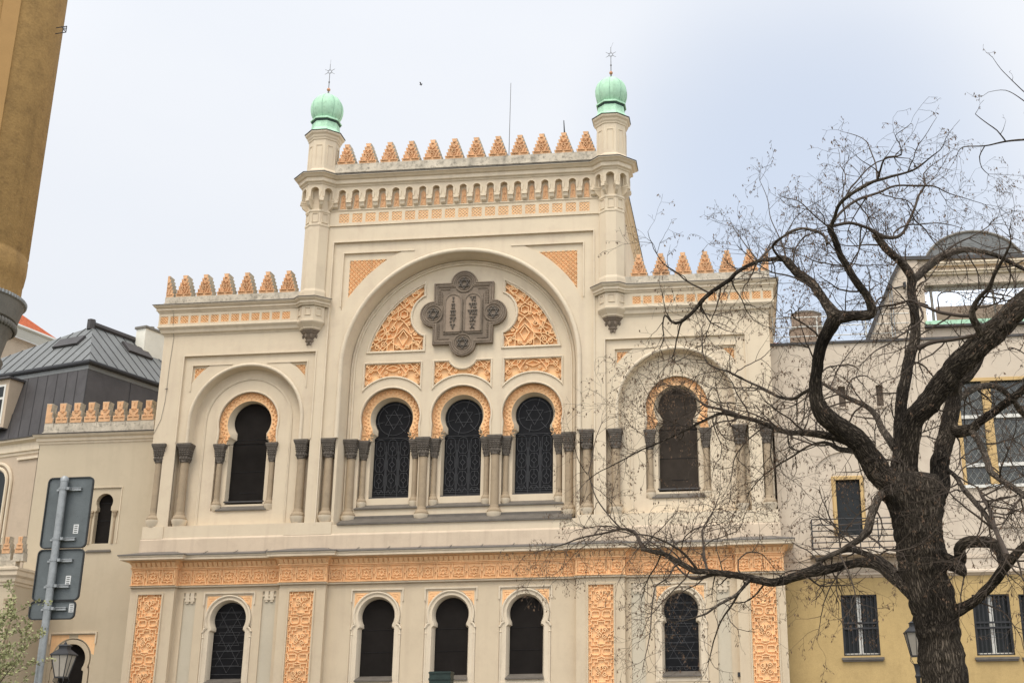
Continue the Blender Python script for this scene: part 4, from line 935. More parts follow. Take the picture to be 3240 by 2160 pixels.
# ---- small battlemented porch at the picture's lower left edge
por = thing('battlemented_porch', (-18.5, -1., 0), 'low porch with two stepped apricot battlements and a dark capital, at the lower left edge', 'building')
PY = -1.0
pz = at(25, 1300, PY).z; px1 = at(50, 1302, PY).x; px0 = px1-2.6
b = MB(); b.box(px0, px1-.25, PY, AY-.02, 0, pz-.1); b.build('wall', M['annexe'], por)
b = MB(); b.sweep([(px0, PY), (px1-.25, PY), (px1-.25, AY)], [(0, pz-.75), (.04, pz-.72), (.04, pz-.64), (.1, pz-.6), (.12, pz-.45), (.2, pz-.36), (.2, pz-.2), (.25, pz-.15), (.25, pz-.06), (0, pz)], 'plan'); b.build('cornice', M['cream_trim'], por)
b = MB(); b.box(px0, px1-.28, PY-.02, PY+.3, pz-.02, pz+.25); b.build('parapet', M['stone'], por)
mp = None
for u in (41, 11, -19):
    p = at(u, 1290, PY)
    if mp is None:
        P = stepped(.44, 1.0); b = MB(); b.plate(P+mir(P), [], 0, .3, back=True); mp = b.build('merlon', M['stone'], por); mp.location = Vector((p.x, PY-.03, pz+.2)); mpx = p.x
        P2 = [(x*.9, z*.98) for x, z in stepped(.44, 1.0) if z > .32]; f = MB(); f.plate(P2+mir(P2), [], -.02, 0); f.strap([[(-.12, .5), (.12, .5)], [(-.06, .65), (.06, .65)], [(0, .85), (0, .95)]], -.02, .03, .035); f.build('relief_face', M['orange_dark'], mp)
    else: copy_tree(mp, por, Vector((p.x-mpx, 0, 0)))
p = at(24, 1392, PY); b = MB(); b.box(p.x-.2, p.x+.2, PY-.2, PY+.0, p.z+.1, p.z+.3); b.lathe(p.x, PY-.02, [(.1, 0), (.1, p.z-.5), (.16, p.z-.2), (.18, p.z+.1)], 10); b.build('column', M['shaft'], por)

# ================================================================== MANSARD HOUSE
gc = at(205, 830, 4.); zg = gc.z
gl = atz(-40, 870, zg); gr = atz(372, 886, zg)
dl = (gl-gc).normalized(); dr = (gr-gc).normalized()
gl = gc+dl*12; gr = gc+dr*14
hou = thing('mansard_house', (gc.x, gc.y, 0), 'house with dark sheet-metal mansard, grey seamed roof and white chimney, behind the side wing', 'house')
inn = (dl+dr).normalized()
ap = at(213, 749, 7.2)
zb = zg-3.55; out = .85
bc = gc-inn*out*1.2; bc.z = zb; bl = bc+dl*12; br = bc+dr*14
mg = gc+Vector((0, 0, -.35)); ml = gl+Vector((0, 0, -.35)); mr = gr+Vector((0, 0, -.35))
b = MB(); b.quad(bc, bl, ml, mg); b.quad(bc, br, mr, mg); b.build('mansard_face', M['slate'], hou)
b = MB()
for base, d, top, n in ((bc, dl, mg, 18), (bc, dr, mg, 4)):
    for k in range(0, n):
        o = d*(.62*k) if d is dl else d*(2.6*k)
        nn = Vector((-d.y, d.x, 0)); nn = nn if nn.dot(inn) < 0 else -nn
        b.tube([base+o+nn*.01, top+o+nn*.01], .014, 4)
b.build('mansard_seam', M['seamdark'], hou)
b = MB(); rn = dr
ridge = ap+dr*9
b.poly([gc, gl, ap]); b.poly([gc, gr, ridge, ap]); b.poly([gl, gl+dr*14, ridge, ap]); b.build('roof', M['roof_grey'], hou)
b = MB()
nl = (gl-gc).cross(ap-gc).normalized(); nl = nl if nl.z > 0 else -nl
nr_ = (gr-gc).cross(ap-gc).normalized(); nr_ = nr_ if nr_.z > 0 else -nr_
hl = ap-gc
def slope_up(d, n): 
    u = Vector((0, 0, 1)); u = u-n*u.dot(n); return u.normalized()
ul = slope_up(dl, nl); ur = slope_up(dr, nr_)
for k in range(1, 20):
    s0 = gc+dl*.62*k; # run up to the hip line from gc to ap or gl to ap
    t = hl.dot(dl); frac = .62*k/max(t, .01)
    L = (ap-gc).dot(ul)*min(frac, max(0, (12-.62*k)/(12-t))) if frac > 0 else 0
    if frac < 1: L = (ap-gc).dot(ul)*frac
    if L > .1: b.tube([s0+nl*.01, s0+ul*L+nl*.01], .022, 4)
b.build('roof_seam', M['seamdark'], hou); b = MB()
for k in range(1, 22):
    s0 = gc+dr*.62*k; t = hl.dot(dr); frac = .62*k/max(t, .01); L = (ap-gc).dot(ur)*min(1, frac)
    if L > .1: b.tube([s0+nr_*.01, s0+ur*L+nr_*.01], .022, 4)
b.build('roof_seam', M['seamdark'], hou)
b = MB(); b.tube([ap+Vector((0, 0, .08)), ridge+Vector((0, 0, .08))], .17, 6); b.tube([ap-dr*.1-Vector((0, 0, .2)), ap-dr*.1+Vector((0, 0, .3))], .2, 6); b.build('ridge_cap', M['slate'], hou)
b = MB(); b.tube([gl+Vector((0, 0, -.02)), gc-inn*.08+Vector((0, 0, -.02)), gr+Vector((0, 0, -.02))], .12, 8); b.build('gutter', M['iron'], hou)
b = MB(); b.quad(mg-inn*.02, ml, gl+Vector((0, 0, -.02)), gc+Vector((0, 0, -.02))); b.quad(mg-inn*.02, mr, gr+Vector((0, 0, -.02)), gc+Vector((0, 0, -.02))); b.build('fascia', M['roof_grey'], hou)
# skylights (low hatches) on the roof
def hatch(u, v, n, d, uu, w, h):
    c = atp(u, v, gc, n); b = MB(); q = [c-d*w/2, c+d*w/2, c+d*w/2+uu*h, c-d*w/2+uu*h]; q2 = [p+n*.13 for p in q]
    b.add([*q, *q2], [(4,5,6,7),(0,1,5,4),(1,2,6,5),(2,3,7,6),(3,0,4,7)]); return b
hatch(150, 797, nl, dl, ul, 1.6, .7).build('roof_hatch', M['slate'], hou); hatch(322, 818, nr_, dr, ur, 1.6, .8).build('roof_hatch', M['slate'], hou)
b = MB(); ws = bc-Vector((0, 0, .0)); base = [bc+inn*.25, bl+inn*.25, br+inn*.25]
b.quad(Vector((base[0].x, base[0].y, 0)), Vector((base[1].x, base[1].y, 0)), base[1], base[0]); b.quad(Vector((base[0].x, base[0].y, 0)), Vector((base[2].x, base[2].y, 0)), base[2], base[0]); b.build('wall', M['housewall'], hou)
pl = [(q.x, q.y) for q in (bl+inn*.25, bc+inn*.25, br+inn*.25)]
b = MB(); b.sweep(pl, [(0, zb-.75), (.05, zb-.7), (.05, zb-.6), (.12, zb-.56), (.12, zb-.2), (.3, zb-.1), (.3, zb)], 'plan'); b.build('eaves_cornice', M['cream_trim'], hou)
b = MB(); b.sweep(pl, [(.3, zb), (.36, zb), (.36, zb+.05), (.0, zb+.12)], 'plan'); b.build('eaves_flashing', M['flash'], hou)
# chimney
c0 = at(330, 800, 9.5); zt = at(330, 753, 9.5).z; b = MB()
def obox(b, c, d1, l1, d2, l2, z0, z1):
    q = [c, c+d1*l1, c+d1*l1+d2*l2, c+d2*l2]; b.add([(p.x, p.y, z0) for p in q]+[(p.x, p.y, z1) for p in q], [(0,3,2,1),(4,5,6,7),(0,1,5,4),(1,2,6,5),(2,3,7,6),(3,0,4,7)])
obox(b, c0, dl, .62, dr, 3.0, zg-.5, zt); ch = b.build('chimney', M['chimney'], hou)
b = MB(); obox(b, c0-dl*.07-dr*.07, dl, .76, dr, 3.14, zt, zt+.12)
for k in range(3): q = c0+dl*.3+dr*(.7+.7*k); b.lathe(q.x, q.y, [(.12, zt+.12), (.12, zt+.3)], 8)
b.build('chimney_cap', M['greystone'], ch)
# dormer window
nm_l = (bl-bc).cross(mg-bc).normalized(); nm_l = nm_l if nm_l.dot(inn) < 0 else -nm_l
q0 = atp(8, 988, bc, nm_l); q1 = atp(30, 985, bc, nm_l); hgt = 2.0
nh = Vector((nm_l.x, nm_l.y, 0)).normalized()
c = atp(17, 984, bc, nm_l); b = MB()
obox(b, c+nh*.25, dl, 1.5, -nh, 1.6, c.z, c.z+2.35); dm = b.build('dormer', M['housewall'], hou)
b = MB(); obox(b, c+nh*.27-dl*-.18, dl, 1.2, -nh, .03, c.z+.18, c.z+2.1); wn = b.build('window', M['white'], dm)
b = MB(); obox(b, c+nh*.285+dl*.28, dl, .98, -nh, .02, c.z+.28, c.z+1.38); obox(b, c+nh*.285+dl*.28, dl, .98, -nh, .02, c.z+1.5, c.z+2.0); b.build('pane', M['pane'], dm)
b = MB(); obox(b, c+nh*.4-dl*.1, dl, 1.75, -nh, 1.9, c.z+2.35, c.z+2.45); b.build('dormer_hood', M['slate'], dm); b = MB(); obox(b, c+nh*.36, dl, 1.5, -nh, .3, c.z-.06, c.z); b.build('dormer_sill', M['slate'], dm)
# arched window and moulding on its front wall
nwl = Vector((-dl.y, dl.x, 0)); nwl = nwl if nwl.dot(inn) < 0 else -nwl
wp = bc+inn*.25
b = MB(); cc = atp(-8, 1112, wp, nwl)
def wl(p, x, z, o): return p+dl*(-x)+Vector((0, 0, z))+nwl*o
for r, o in ((.95, .05), (.72, .08)):
    P = [wl(cc, r, -3.2, o)]+[wl(cc, r*cos(t), r*sin(t), o) for t in [pi*i/16 for i in range(17)]]+[wl(cc, -r, -3.2, o)]
    b.tube(P, .075, 6)
b.build('window_arch', M['cream_trim'], hou, smooth=50)
b = MB(); P = [wl(cc, .6, -2.2, .03)]+[wl(cc, .6*cos(t), .6*sin(t), .03) for t in [pi*i/16 for i in range(17)]]+[wl(cc, -.6, -2.2, .03)]; b.poly(P); b.build('window', M['pane'], hou)
b = MB()
q = atp(42, 1055, wp, nwl); obox(b, q+nwl*.09, -dl, 1.4, -nwl, .12, q.z-.05, q.z+.06)
b.build('string_course', M['cream_trim'], hou)

# ---- red tiled house beyond
p1 = at(62, 745, 22.); p2 = at(118, 778, 26.); zr = p1.z
rh = thing('red_tiled_house', (p1.x, p1.y, 0), 'distant house with a red tiled roof and white eaves, behind the mansard roof', 'house')
e0 = at(52, 752, 22.); e1 = atz(120, 779, e0.z); d = (e1-e0).normalized()
e0 = e0-d*4; e1b = e1+d*.3; nn = Vector((-d.y, d.x, 0)); nn = nn if nn.x < 0 else -nn
top0 = e0+nn*4+Vector((0, 0, 3.2)); top1 = e1b+nn*4-d*3+Vector((0, 0, 3.2))
b = MB(); b.quad(e0, e1b, top1, top0)
for k in range(26):
    q = e0+(e1b-e0)*(k/26.); b.tube([q, q+nn*4+Vector((0, 0, 3.2))], .07, 5) if k < 18 else b.tube([q, q+(top1-e1b)*.98+ (e1b-q)*.0], .07, 5)
b.build('roof', M['redtile'], rh)
b = MB(); b.tube([e1b, top1], .14, 6); b.build('hip_tile', M['redtile'], rh)
b = MB(); b.quad(e0-Vector((0, 0, .15))-nn*.3, e1b-Vector((0, 0, .15))-nn*.3, e1b-Vector((0, 0, .75)), e0-Vector((0, 0, .75))); b.tube([e0-nn*.3-Vector((0, 0, .1)), e1b-nn*.3-Vector((0, 0, .1))], .12, 6); b.build('eaves', M['white'], rh)
b = MB(); f0 = e0+nn*.4; f1 = e1b+nn*.4-d*.4; b.quad(Vector((f0.x, f0.y, 0)), Vector((f1.x, f1.y, 0)), f1-Vector((0, 0, .6)), f0-Vector((0, 0, .6))); b.build('wall', M['housewall'], rh)

# ================================================================== OCHRE CORNER BUILDING WITH ORIEL
OY = -18.
pR = at(42, 680, OY); oz = pR.z; orad = 1.5; ocx = pR.x-orad*1.13; ocy = OY
cb = thing('corner_building', (ocx-2, ocy, 0), 'ochre corner building with round oriel on a grey stone corbel', 'building')
b = MB(); b.lathe(ocx, ocy, [(orad*1.0, oz), (orad*1.0, oz+.55), (orad*1.015, oz+.6), (orad*1.035, oz+.9), (orad*1.035, oz+1.25), (orad*1.02, oz+1.3), (orad*1.02, oz+1.36), (orad*1.035, oz+1.4), (orad*1.035, oz+12)], 64)
ori = b.build('oriel', M['ochre'], cb, smooth=30)
b = MB()
for a in (-40, -14, 12, 38):
    a = radians(a); R = Matrix.Translation((ocx, ocy, 0)) @ Matrix.Rotation(a, 4, 'Z'); b.xf = R; b.box(-.22, .22, -orad*1.035-.05, -orad*1.0, oz+2.2, oz+12)
b.xf = None; b.build('pilaster_strip', M['ochre_lt'], ori)
b = MB(); b.lathe(ocx, ocy, [(.05, oz-4.2), (.3, oz-4.0), (.55, oz-3.6), (.62, oz-3.3), (.68, oz-3.2), (.72, oz-2.9), (.95, oz-2.3), (1.18, oz-1.9), (1.25, oz-1.85), (1.3, oz-1.72), (1.25, oz-1.62), (1.2, oz-1.6), (1.32, oz-1.0), (1.42, oz-.85), (1.42, oz-.62), (1.5, oz-.58), (1.62, oz-.1), (1.66, oz-.06), (1.66, oz-.0), (1.5, oz+.08)], 64)
cor = b.build('oriel_corbel', M['greystone'], cb, smooth=30)
b = MB()
for k in range(70):
    a = 2*pi*k/70; x, y = ocx+1.47*sin(a), ocy-1.47*cos(a); b.lathe(x, y, [(.001, oz-.84), (.05, oz-.8), (.066, oz-.73), (.05, oz-.66), (.001, oz-.62)], 8)
b.build('bead_moulding', M['greystone'], cor, smooth=60)
b = MB()
for k in range(90):
    a = 2*pi*k/90; x, y = ocx+1.64*sin(a), ocy-1.64*cos(a); b.lathe(x, y, [(.045, oz-.06), (.055, oz+.02), (.001, oz+.05)], 6)
b.build('spike_ledge', M['galv'], cor)
b = MB(); b.box(ocx-8, ocx-1.3, ocy-.2, ocy+3, 0, oz+12); b.build('wall', M['ochre'], cb)
# pigeon wire down the oriel: a thin line of short spikes
b = MB(); a = radians(9)
for k in range(150):
    z = oz+5.6+.045*k*1.0
    x, y = ocx+orad*1.06*sin(a), ocy-orad*1.06*cos(a)
    if (k // 4) % 3: b.tube([(x, y, z), (x+.035, y-.035, z+.012)], .005, 3)
b.tube([(ocx+orad*1.058*sin(a), ocy-orad*1.058*cos(a), oz+5.5), (ocx+orad*1.058*sin(a), ocy-orad*1.058*cos(a), oz+12.)], .006, 3)
b.build('spike_wire', M['iron'], ori)
q = at(147, 68, OY); b = MB(); qx = q.x
for z in (-.1, .1): b.tube([(qx-.25, ocy, q.z+z-.03), (qx+.07, ocy, q.z+z)], .014, 4)
b.tube([(qx+.07, ocy, q.z-.11), (qx+.07, ocy, q.z+.11)], .014, 4); b.tube([(qx-.03, ocy, q.z-.12), (qx-.03, ocy, q.z+.1)], .010, 4)
b.tube([(x, ocy, z) for x, z in scroll(qx+.01, q.z, .055, 0)], .010, 4); b.tube([(qx-.1, ocy, q.z+.11), (qx+.07, ocy, q.z-.1)], .010, 4)
b.build('iron_bracket', M['iron'], cb)

# ================================================================== RIGHT-HAND SCHOOL BUILDING
RY = 1.0
rb = thing('grey_house', (20, RY, 0), 'pinkish grey house with a yellow ground floor, barrel skylight and balcony, right of the synagogue', 'building')
def rp(u, v, Y=RY): p = at(u, v, Y); return (p.x, p.z)
zpar = rp(1900, 790)[1]; x_end = 34.; zy = rp(2000, 1323)[1]
b = MB(); hs = []
def prect(u0, v0, u1, v1): 
    a = rp(u0, v0); c = rp(u1, v1); return rect(min(a[0], c[0]), max(a[0], c[0]), min(a[1], c[1]), max(a[1], c[1]))
small_w = [prect(1925, 887, 1944, 934), prect(2011, 884, 2031, 932), prect(1866, 890, 1884, 936)]
door = prect(1911, 1095, 1990, 1227); bigw = prect(2193, 872, 2420, 1108)
niche = [(rp(1872, 1260)[0], zy+1.1), (rp(2030, 1260)[0], zy+1.1), (rp(2030, 1080)[0], rp(2030, 1080)[1])]
nx0, nx1 = rp(1872, 1100)[0], rp(2040, 1100)[0]; nzc = rp(1950, 1085)[1]
nich = [(nx1, zy+.85)]+[(nx0+(nx1-nx0)/2+(nx1-nx0)/2*cos(t), nzc+(nx1-nx0)/2*.62*sin(t)) for t in [pi*i/20 for i in range(21)]]+[(nx0, zy+.85)]
b.plate(rect(12.9, x_end, zy, zpar), small_w+[nich, bigw], RY, RY+.18)
b.plate([(p[0]+(.02 if p[0] > nx0+1 else -.02), p[1]+.02) for p in nich], [door], RY+.06, RY+.3)
b.box(12.9, x_end, RY+.6, RY+14, 0, zpar-.05); b.build('wall', M['greywall'], rb)
b = MB(); b.box(12.9, x_end, RY-.08, RY+.6, zpar, zpar+.10); b.build('parapet_flashing', M['flash'], rb)
b = MB(); b.box(12.9, x_end, RY-.04, RY+.0, zy+.62, zy+.70); b.box(21.1, x_end, RY-.06, RY, rp(2260, 1210)[1]-.03, rp(2260, 1210)[1]+.1); b.build('string_course', M['greywall_lt'], rb)
for r in small_w:
    b = MB(); b.plate(r, [], RY+.17, RY+.19); w1 = b.build('window', M['taupe'], rb)
    b = MB(); b.box(r[0][0]-.08, r[1][0]+.08, RY-.06, RY+.1, r[0][1]-.09, r[0][1]); b.build('sill', M['greywall_lt'], w1)
b = MB(); b.plate(door, [], RY+.29, RY+.31); w1 = b.build('balcony_door', M['pane'], rb)
b = MB(); d0, d1, e0_, e1_ = door[0][0], door[1][0], door[0][1], door[2][1]
b.sweep([(d0, e0_-.05), (d0, e1_), (d1, e1_), (d1, e0_-.05)], [(.12, RY+.06), (.12, RY-.02), (.0, RY-.03), (-.06, RY+.1), (-.06, RY+.3)], 'wall'); b.build('door_frame', M['yellow_frame'], w1)
# balcony
bx0, bx1 = rp(1864, 1200, RY-.9)[0], rp(2075, 1200, RY-.9)[0]; bz0, bz1 = rp(1960, 1262, RY-.9)[1], rp(1960, 1190, RY-.9)[1]
b = MB(); b.box(bx0-.1, bx1+.1, RY-1., RY, bz0-.18, bz0); bal = b.build('balcony', M['greywall'], rb)
b = MB()
for k in range(6):
    z = bz0+.08+(bz1-bz0-.08)*k/5; b.tube([(bx0, RY-.9, z), (bx1, RY-.9, z)], .022, 5); b.tube([(bx0, RY-.9, z), (bx0, RY, z)], .022, 5)
for x in (bx0, bx0+(bx1-bx0)*.52, bx0+(bx1-bx0)*.72, bx1): b.tube([(x, RY-.9, bz0-.05), (x, RY-.9, bz1)], .022, 5)
b.build('balcony_rail', M['iron'], bal)
# big window with ochre mullion and lattice panes
b = MB(); b.plate(bigw, [], RY+.17, RY+.19); w1 = b.build('lattice_window', M['lattice_glass'], rb)
b = MB(); X0, X1, Z0, Z1 = bigw[0][0], bigw[1][0], bigw[0][1], bigw[2][1]
L = []; k = -40
while k < 60:
    L += [[(X0+k*.17, Z0), (X0+k*.17+3.0, Z1)], [(X0+k*.17+3.0, Z0), (X0+k*.17, Z1)]]; k += 1.6
b.strap(L, RY+.17, .012, .014, inside(bigw)); b.build('pane_lattice', M['lead_lt'], w1)
b = MB(); mx = rp(2272, 960)[0]; b.box(mx-.17, mx+.17, RY+.02, RY+.2, Z0, Z1)
b.sweep([(X0, Z0), (X0, Z1), (X1, Z1)], [(.1, RY), (.1, RY-.04), (-.04, RY-.04), (-.04, RY+.2)], 'wall')
b.build('mullion', M['yellow_frame'], w1)
b = MB()
for v in (955, 1066): b = MB(); z = rp(2260, v)[1]; b.box(X0, X1, RY+.06, RY+.17, z-.07, z+.07); b.build('transom', M['white'], w1)
b = MB(); b.box(X0-.1, X1, RY-.08, RY+.1, Z0-.12, Z0); b.build('sill', M['white'], w1)
# yellow ground floor
b = MB(); W = [prect(1930, 1366, 2023, 1504), prect(2231, 1365, 2332, 1503), prect(2338, 1364, 2440, 1503)]
b.plate(rect(13.0, x_end, 0, zy), W, RY-.03, RY+.3); b.build('ground_floor_wall', M['yellow'], rb)
b = MB(); b.sweep([(13.0, RY-.03), (x_end, RY-.03)], [(0, zy-.06), (.06, zy-.03), (.08, zy), (.16, zy+.05), (.16, zy+.12), (0, zy+.2)], 'plan'); b.build('ground_floor_cornice', M['greywall_lt'], rb)
for k, r in enumerate(W):
    x0, x1, z0, z1 = r[0][0], r[1][0], r[0][1], r[2][1]
    b = MB(); b.plate(r, [], RY+.25, RY+.27); w1 = b.build('barred_window', M['pane'], rb)
    b = MB(); xc = (x0+x1)/2; b.box(xc-.075, xc+.075, RY+.18, RY+.25, z0, z1); b.box(x0, x1, RY+.2, RY+.25, z0+.0, z0+.1); b.box(xc-.1, xc+.1, RY+.17, RY+.2, z0+1.05, z0+1.2); b.build('casement', M['white'], w1)
    b = MB()
    for i in range(9): x = x0+.08+(x1-x0-.16)*i/8; b.box(x-.012, x+.012, RY+.02, RY+.045, z0, z1)
    for z in (z0+1.02, z0+1.22): b.box(x0, x1, RY+.0, RY+.06, z-.035, z+.035)
    b.box(x0, x1, RY+.01, RY+.05, z0, z0+.05); b.box(x0, x1, RY+.01, RY+.05, z1-.05, z1); b.box(x0, x0+.05, RY+.01, RY+.05, z0, z1); b.box(x1-.05, x1, RY+.01, RY+.05, z0, z1)
    b.build('window_bars', M['iron'], w1)
    b = MB(); b.box(x0-.1, x1+.12, RY-.16, RY+.1, z0-.16, z0-.07); b.box(x0-.06, x1+.08, RY-.12, RY+.1, z0-.22, z0-.16); b.build('sill', M['sill'], w1)
# roof storey with slanted gable and barrel glazing
GY = RY+.4
gp = [rp(1992, 785, GY), rp(2050, 640, GY), rp(2072, 597, GY), rp(2420, 590, GY), rp(2420, 785, GY)]
glz = [rp(2130, 740, GY), rp(2420, 728, GY), rp(2420, 642, GY), rp(2143, 654, GY)]
zs0 = min(p[1] for p in glz)
b = MB(); gx0, gx1 = glz[0][0], x_end; gz0, gz1 = glz[0][1], glz[3][1]
b.plate([gp[0], (gx0, gp[0][1]), (gx0, gp[2][1]), gp[2], gp[1]], [], GY, GY+.9); b.plate(rect(gx0, gx1, gp[0][1], gz0), [], GY, GY+.9); b.plate(rect(gx0, gx1, gz1, gp[2][1]), [], GY, GY+.38)
b.plate([gp[0], gp[1], gp[2], (gp[2][0]+.6, gp[2][1]), (gp[0][0]+2.4, gp[0][1])], [], GY-.1, GY)
b.box(gp[2][0]+.3, x_end, GY+.9, GY+9, zpar-.2, gp[2][1]); b.build('roof_storey_wall', M['greywall_lt'], rb)
b = MB(); b.sweep([gp[0], gp[1], gp[2], gp[3]], [(.06, GY-.18), (-.1, GY-.18), (-.1, GY+.9)], 'wall')
b.build('gable_flashing', M['flash'], rb)
b = MB(); zc_ = rp(2200, 630, GY)[1]
b.box(rp(2120, 632, GY)[0], x_end, GY-.14, GY, zc_-.02, zc_+.08); b.box(rp(2120, 632, GY)[0], x_end, GY-.22, GY, zc_+.08, zc_+.14)
zc2 = rp(2200, 608, GY)[1]; b.box(rp(2140, 608, GY)[0], x_end, GY-.25, GY, zc2, zc2+.08); b.box(rp(2140, 608, GY)[0], x_end, GY-.2, GY, zc2-.08, zc2)
b.build('attic_cornice', M['cream_trim'], rb)
# curved glazing: quarter barrel set in the opening
b = MB(); g0, g1 = glz[0], glz[3]; gh = g1[1]-g0[1]; vs = []; n = 14; xs_ = (g0[0], x_end)
for i in range(n+1):
    t = pi/2*i/n; z = g0[1]+gh*sin(t)*1.02; y = GY+.06+.3*(1-cos(t)); vs += [(xs_[0], y, z), (xs_[1], y, z)]
b.add(vs, [(2*i, 2*i+1, 2*i+3, 2*i+2) for i in range(n)]); gz = b.build('curved_glazing', M['mirror'], rb, smooth=60)
b = MB()
for u in (2142, 2285):
    x = rp(u, 700, GY)[0]; b.tube([(x, GY+.04+.3*(1-cos(pi/2*i/n)), g0[1]+gh*sin(pi/2*i/n)*1.02) for i in range(n+1)], .06 if u < 2200 else .045, 6)
b.build('glazing_rib', M['greystone'], gz)
b = MB(); b.box(g0[0]-.1, x_end, GY-.22, GY+.1, g0[1]-.2, g0[1]-.01); b.build('copper_sill', M['copper'], gz)
b = MB(); b.box(g0[0]-.15, x_end, GY-.26, GY-.0, g0[1]-.28, g0[1]-.2); b.build('sill_edge', M['flash'], gz)
# opaque brown strip low in the glazing, painted reflection of the roofs opposite
b = MB(); vs = []
for i in range(6):
    t = pi/2*.27*i/5; z = g0[1]+gh*sin(t)*1.02; y = GY+.06+.3*(1-cos(t))-.02; vs += [(xs_[0]+.4, y, z), (xs_[1], y, z)]
b.add(vs, [(2*i, 2*i+1, 2*i+3, 2*i+2) for i in range(5)]); b.build('painted_roof_reflection', M['brown_tower'], gz)
# barrel skylight on the roof
sc_ = rp(2228, 600, GY+2); zt_ = rp(2235, 548, GY+2)[1]; hw_ = (rp(2338, 600, GY+2)[0]-rp(2112, 600, GY+2)[0])/2
b = MB(); n = 20; z0_ = gp[2][1]; P = [(sc_[0]+hw_*cos(pi*i/n), z0_+(zt_-z0_)*sin(pi*i/n)) for i in range(n+1)]
b.loft(P, GY+1.2, P, GY+7, False); b.plate(P, [], GY+1.2, GY+1.3); sky_ = b.build('barrel_skylight', M['roof_grey'], rb, smooth=40)
b = MB()
for y in (GY+1.2, GY+2.6): b.tube([(p[0], y, p[1]) for p in P], .07, 5)
b.build('skylight_rib', M['greystone'], sky_)
b = MB()
p = at(2052, 662, GY-.1); b.tube([p, p+Vector((.5, -.1, .05))], .03, 5); b.box(p.x+.4, p.x+.5, GY-.35, GY-.1, p.z-.05, p.z+.18); p = at(2040, 663, GY-.1); b.box(p.x-.1, p.x+.15, GY-.3, GY-.1, p.z-.06, p.z+.02); b.build('flood_lamp', M['iron'], rb)
# white roof railing
b = MB(); r0, r1 = at(1776, 770, RY+.3), at(2090, 758, RY+.3); zr0 = zpar+.12
for k in range(3):
    z = zr0+.35+.42*k; b.tube([(12.95, RY+.3, z), (r1.x, RY+.3, z)], .022, 5)
for u in (1776, 1878, 1990, 2050):
    x = at(u, 770, RY+.3).x; b.tube([(x, RY+.3, zr0-.1), (x, RY+.3, zr0+1.19)], .028, 5)
b.build('roof_railing', M['white'], rb)
b = MB(); x = rp(2044, 700, GY)[0]
for k in range(2): b.tube([(x+.1*k, GY-.16, zpar), (x+.1*k, GY-.16, zpar+4.2)], .02, 4)
b.build('roof_cable', M['galv'], rb)
# far roofs seen over the parapet
p = at(1853, 760, 22.); tz = at(1853, 728, 22.).z
tw = thing('brown_roof_tower', (p.x, p.y, 0), 'stepped brown roof tower beyond the white railing', 'tower')
b = MB(); hw = (at(1892, 760, 22.).x-at(1813, 760, 22.).x)/2
b.octo(p.x, p.y, [(hw*1.0, 0), (hw*1.0, p.z-.8), (hw*.98, p.z), (hw*.86, p.z+.05), (hw*.86, p.z+.9), (hw*.72, p.z+1.0), (hw*.55, tz-.25), (hw*.5, tz-.2), (hw*.35, tz)]); b.build('tower_body', M['brown_tower'], tw)
b = MB(); b.octo(p.x, p.y, [(hw*1.03, p.z-.1), (hw*1.03, p.z+.02), (hw*.9, p.z+.04)]); b.octo(p.x, p.y, [(hw*.9, p.z+.88), (hw*.9, p.z+.98), (hw*.7, p.z+1.02)]); b.build('tower_ledge', M['greystone'], tw)
p = at(1790, 780, 16.); q = at(1768, 764, 17.)
rr = thing('red_roofed_house', (p.x, p.y, 0), 'house with an orange-red tiled hip roof just showing right of the synagogue', 'house')
b = MB(); zz = at(1785, 795, 16.).z; t = at(1772, 762, 16.); e = at(1826, 784, 16.)
b.poly([(t.x-6, 16., zz), (e.x, 16., zz), (t.x+.3, 18., t.z), (t.x-6, 18., t.z)]); b.poly([(e.x, 16., zz), (e.x, 24., zz), (t.x+.3, 18., t.z)])
for k in range(40):
    x = t.x-6+k*.22
    if x < e.x: f = min(1, (e.x-x)/(e.x-t.x-.3)); b.tube([(x, 16., zz), (x, 16+2*f, zz+(t.z-zz)*f)], .05, 4)
b.build('roof', M['redtile'], rr)
b = MB(); b.box(t.x-6, e.x-.2, 16.3, 24, 0, zz); b.build('wall', M['housewall'], rr)

# ================================================================== GROUND
b = MB(); b.quad((-400, -400, -.02), (400, -400, -.02), (400, 400, -.02), (-400, 400, -.02)); g = b.build('ground', M['ground']); g['kind'] = 'structure'
b = MB(); b.quad((-60, -11, .0), (60, -11, .0), (60, -3.2, .0), (-60, -3.2, .0)); g = b.build('street', M['asphalt']); g['kind'] = 'structure'
b = MB(); b.box(-60, 60, -3.2, .6, -.01, .13); b.box(-60, 60, -14.5, -11, -.01, .13); g = b.build('pavement', M['paving']); g['kind'] = 'structure'

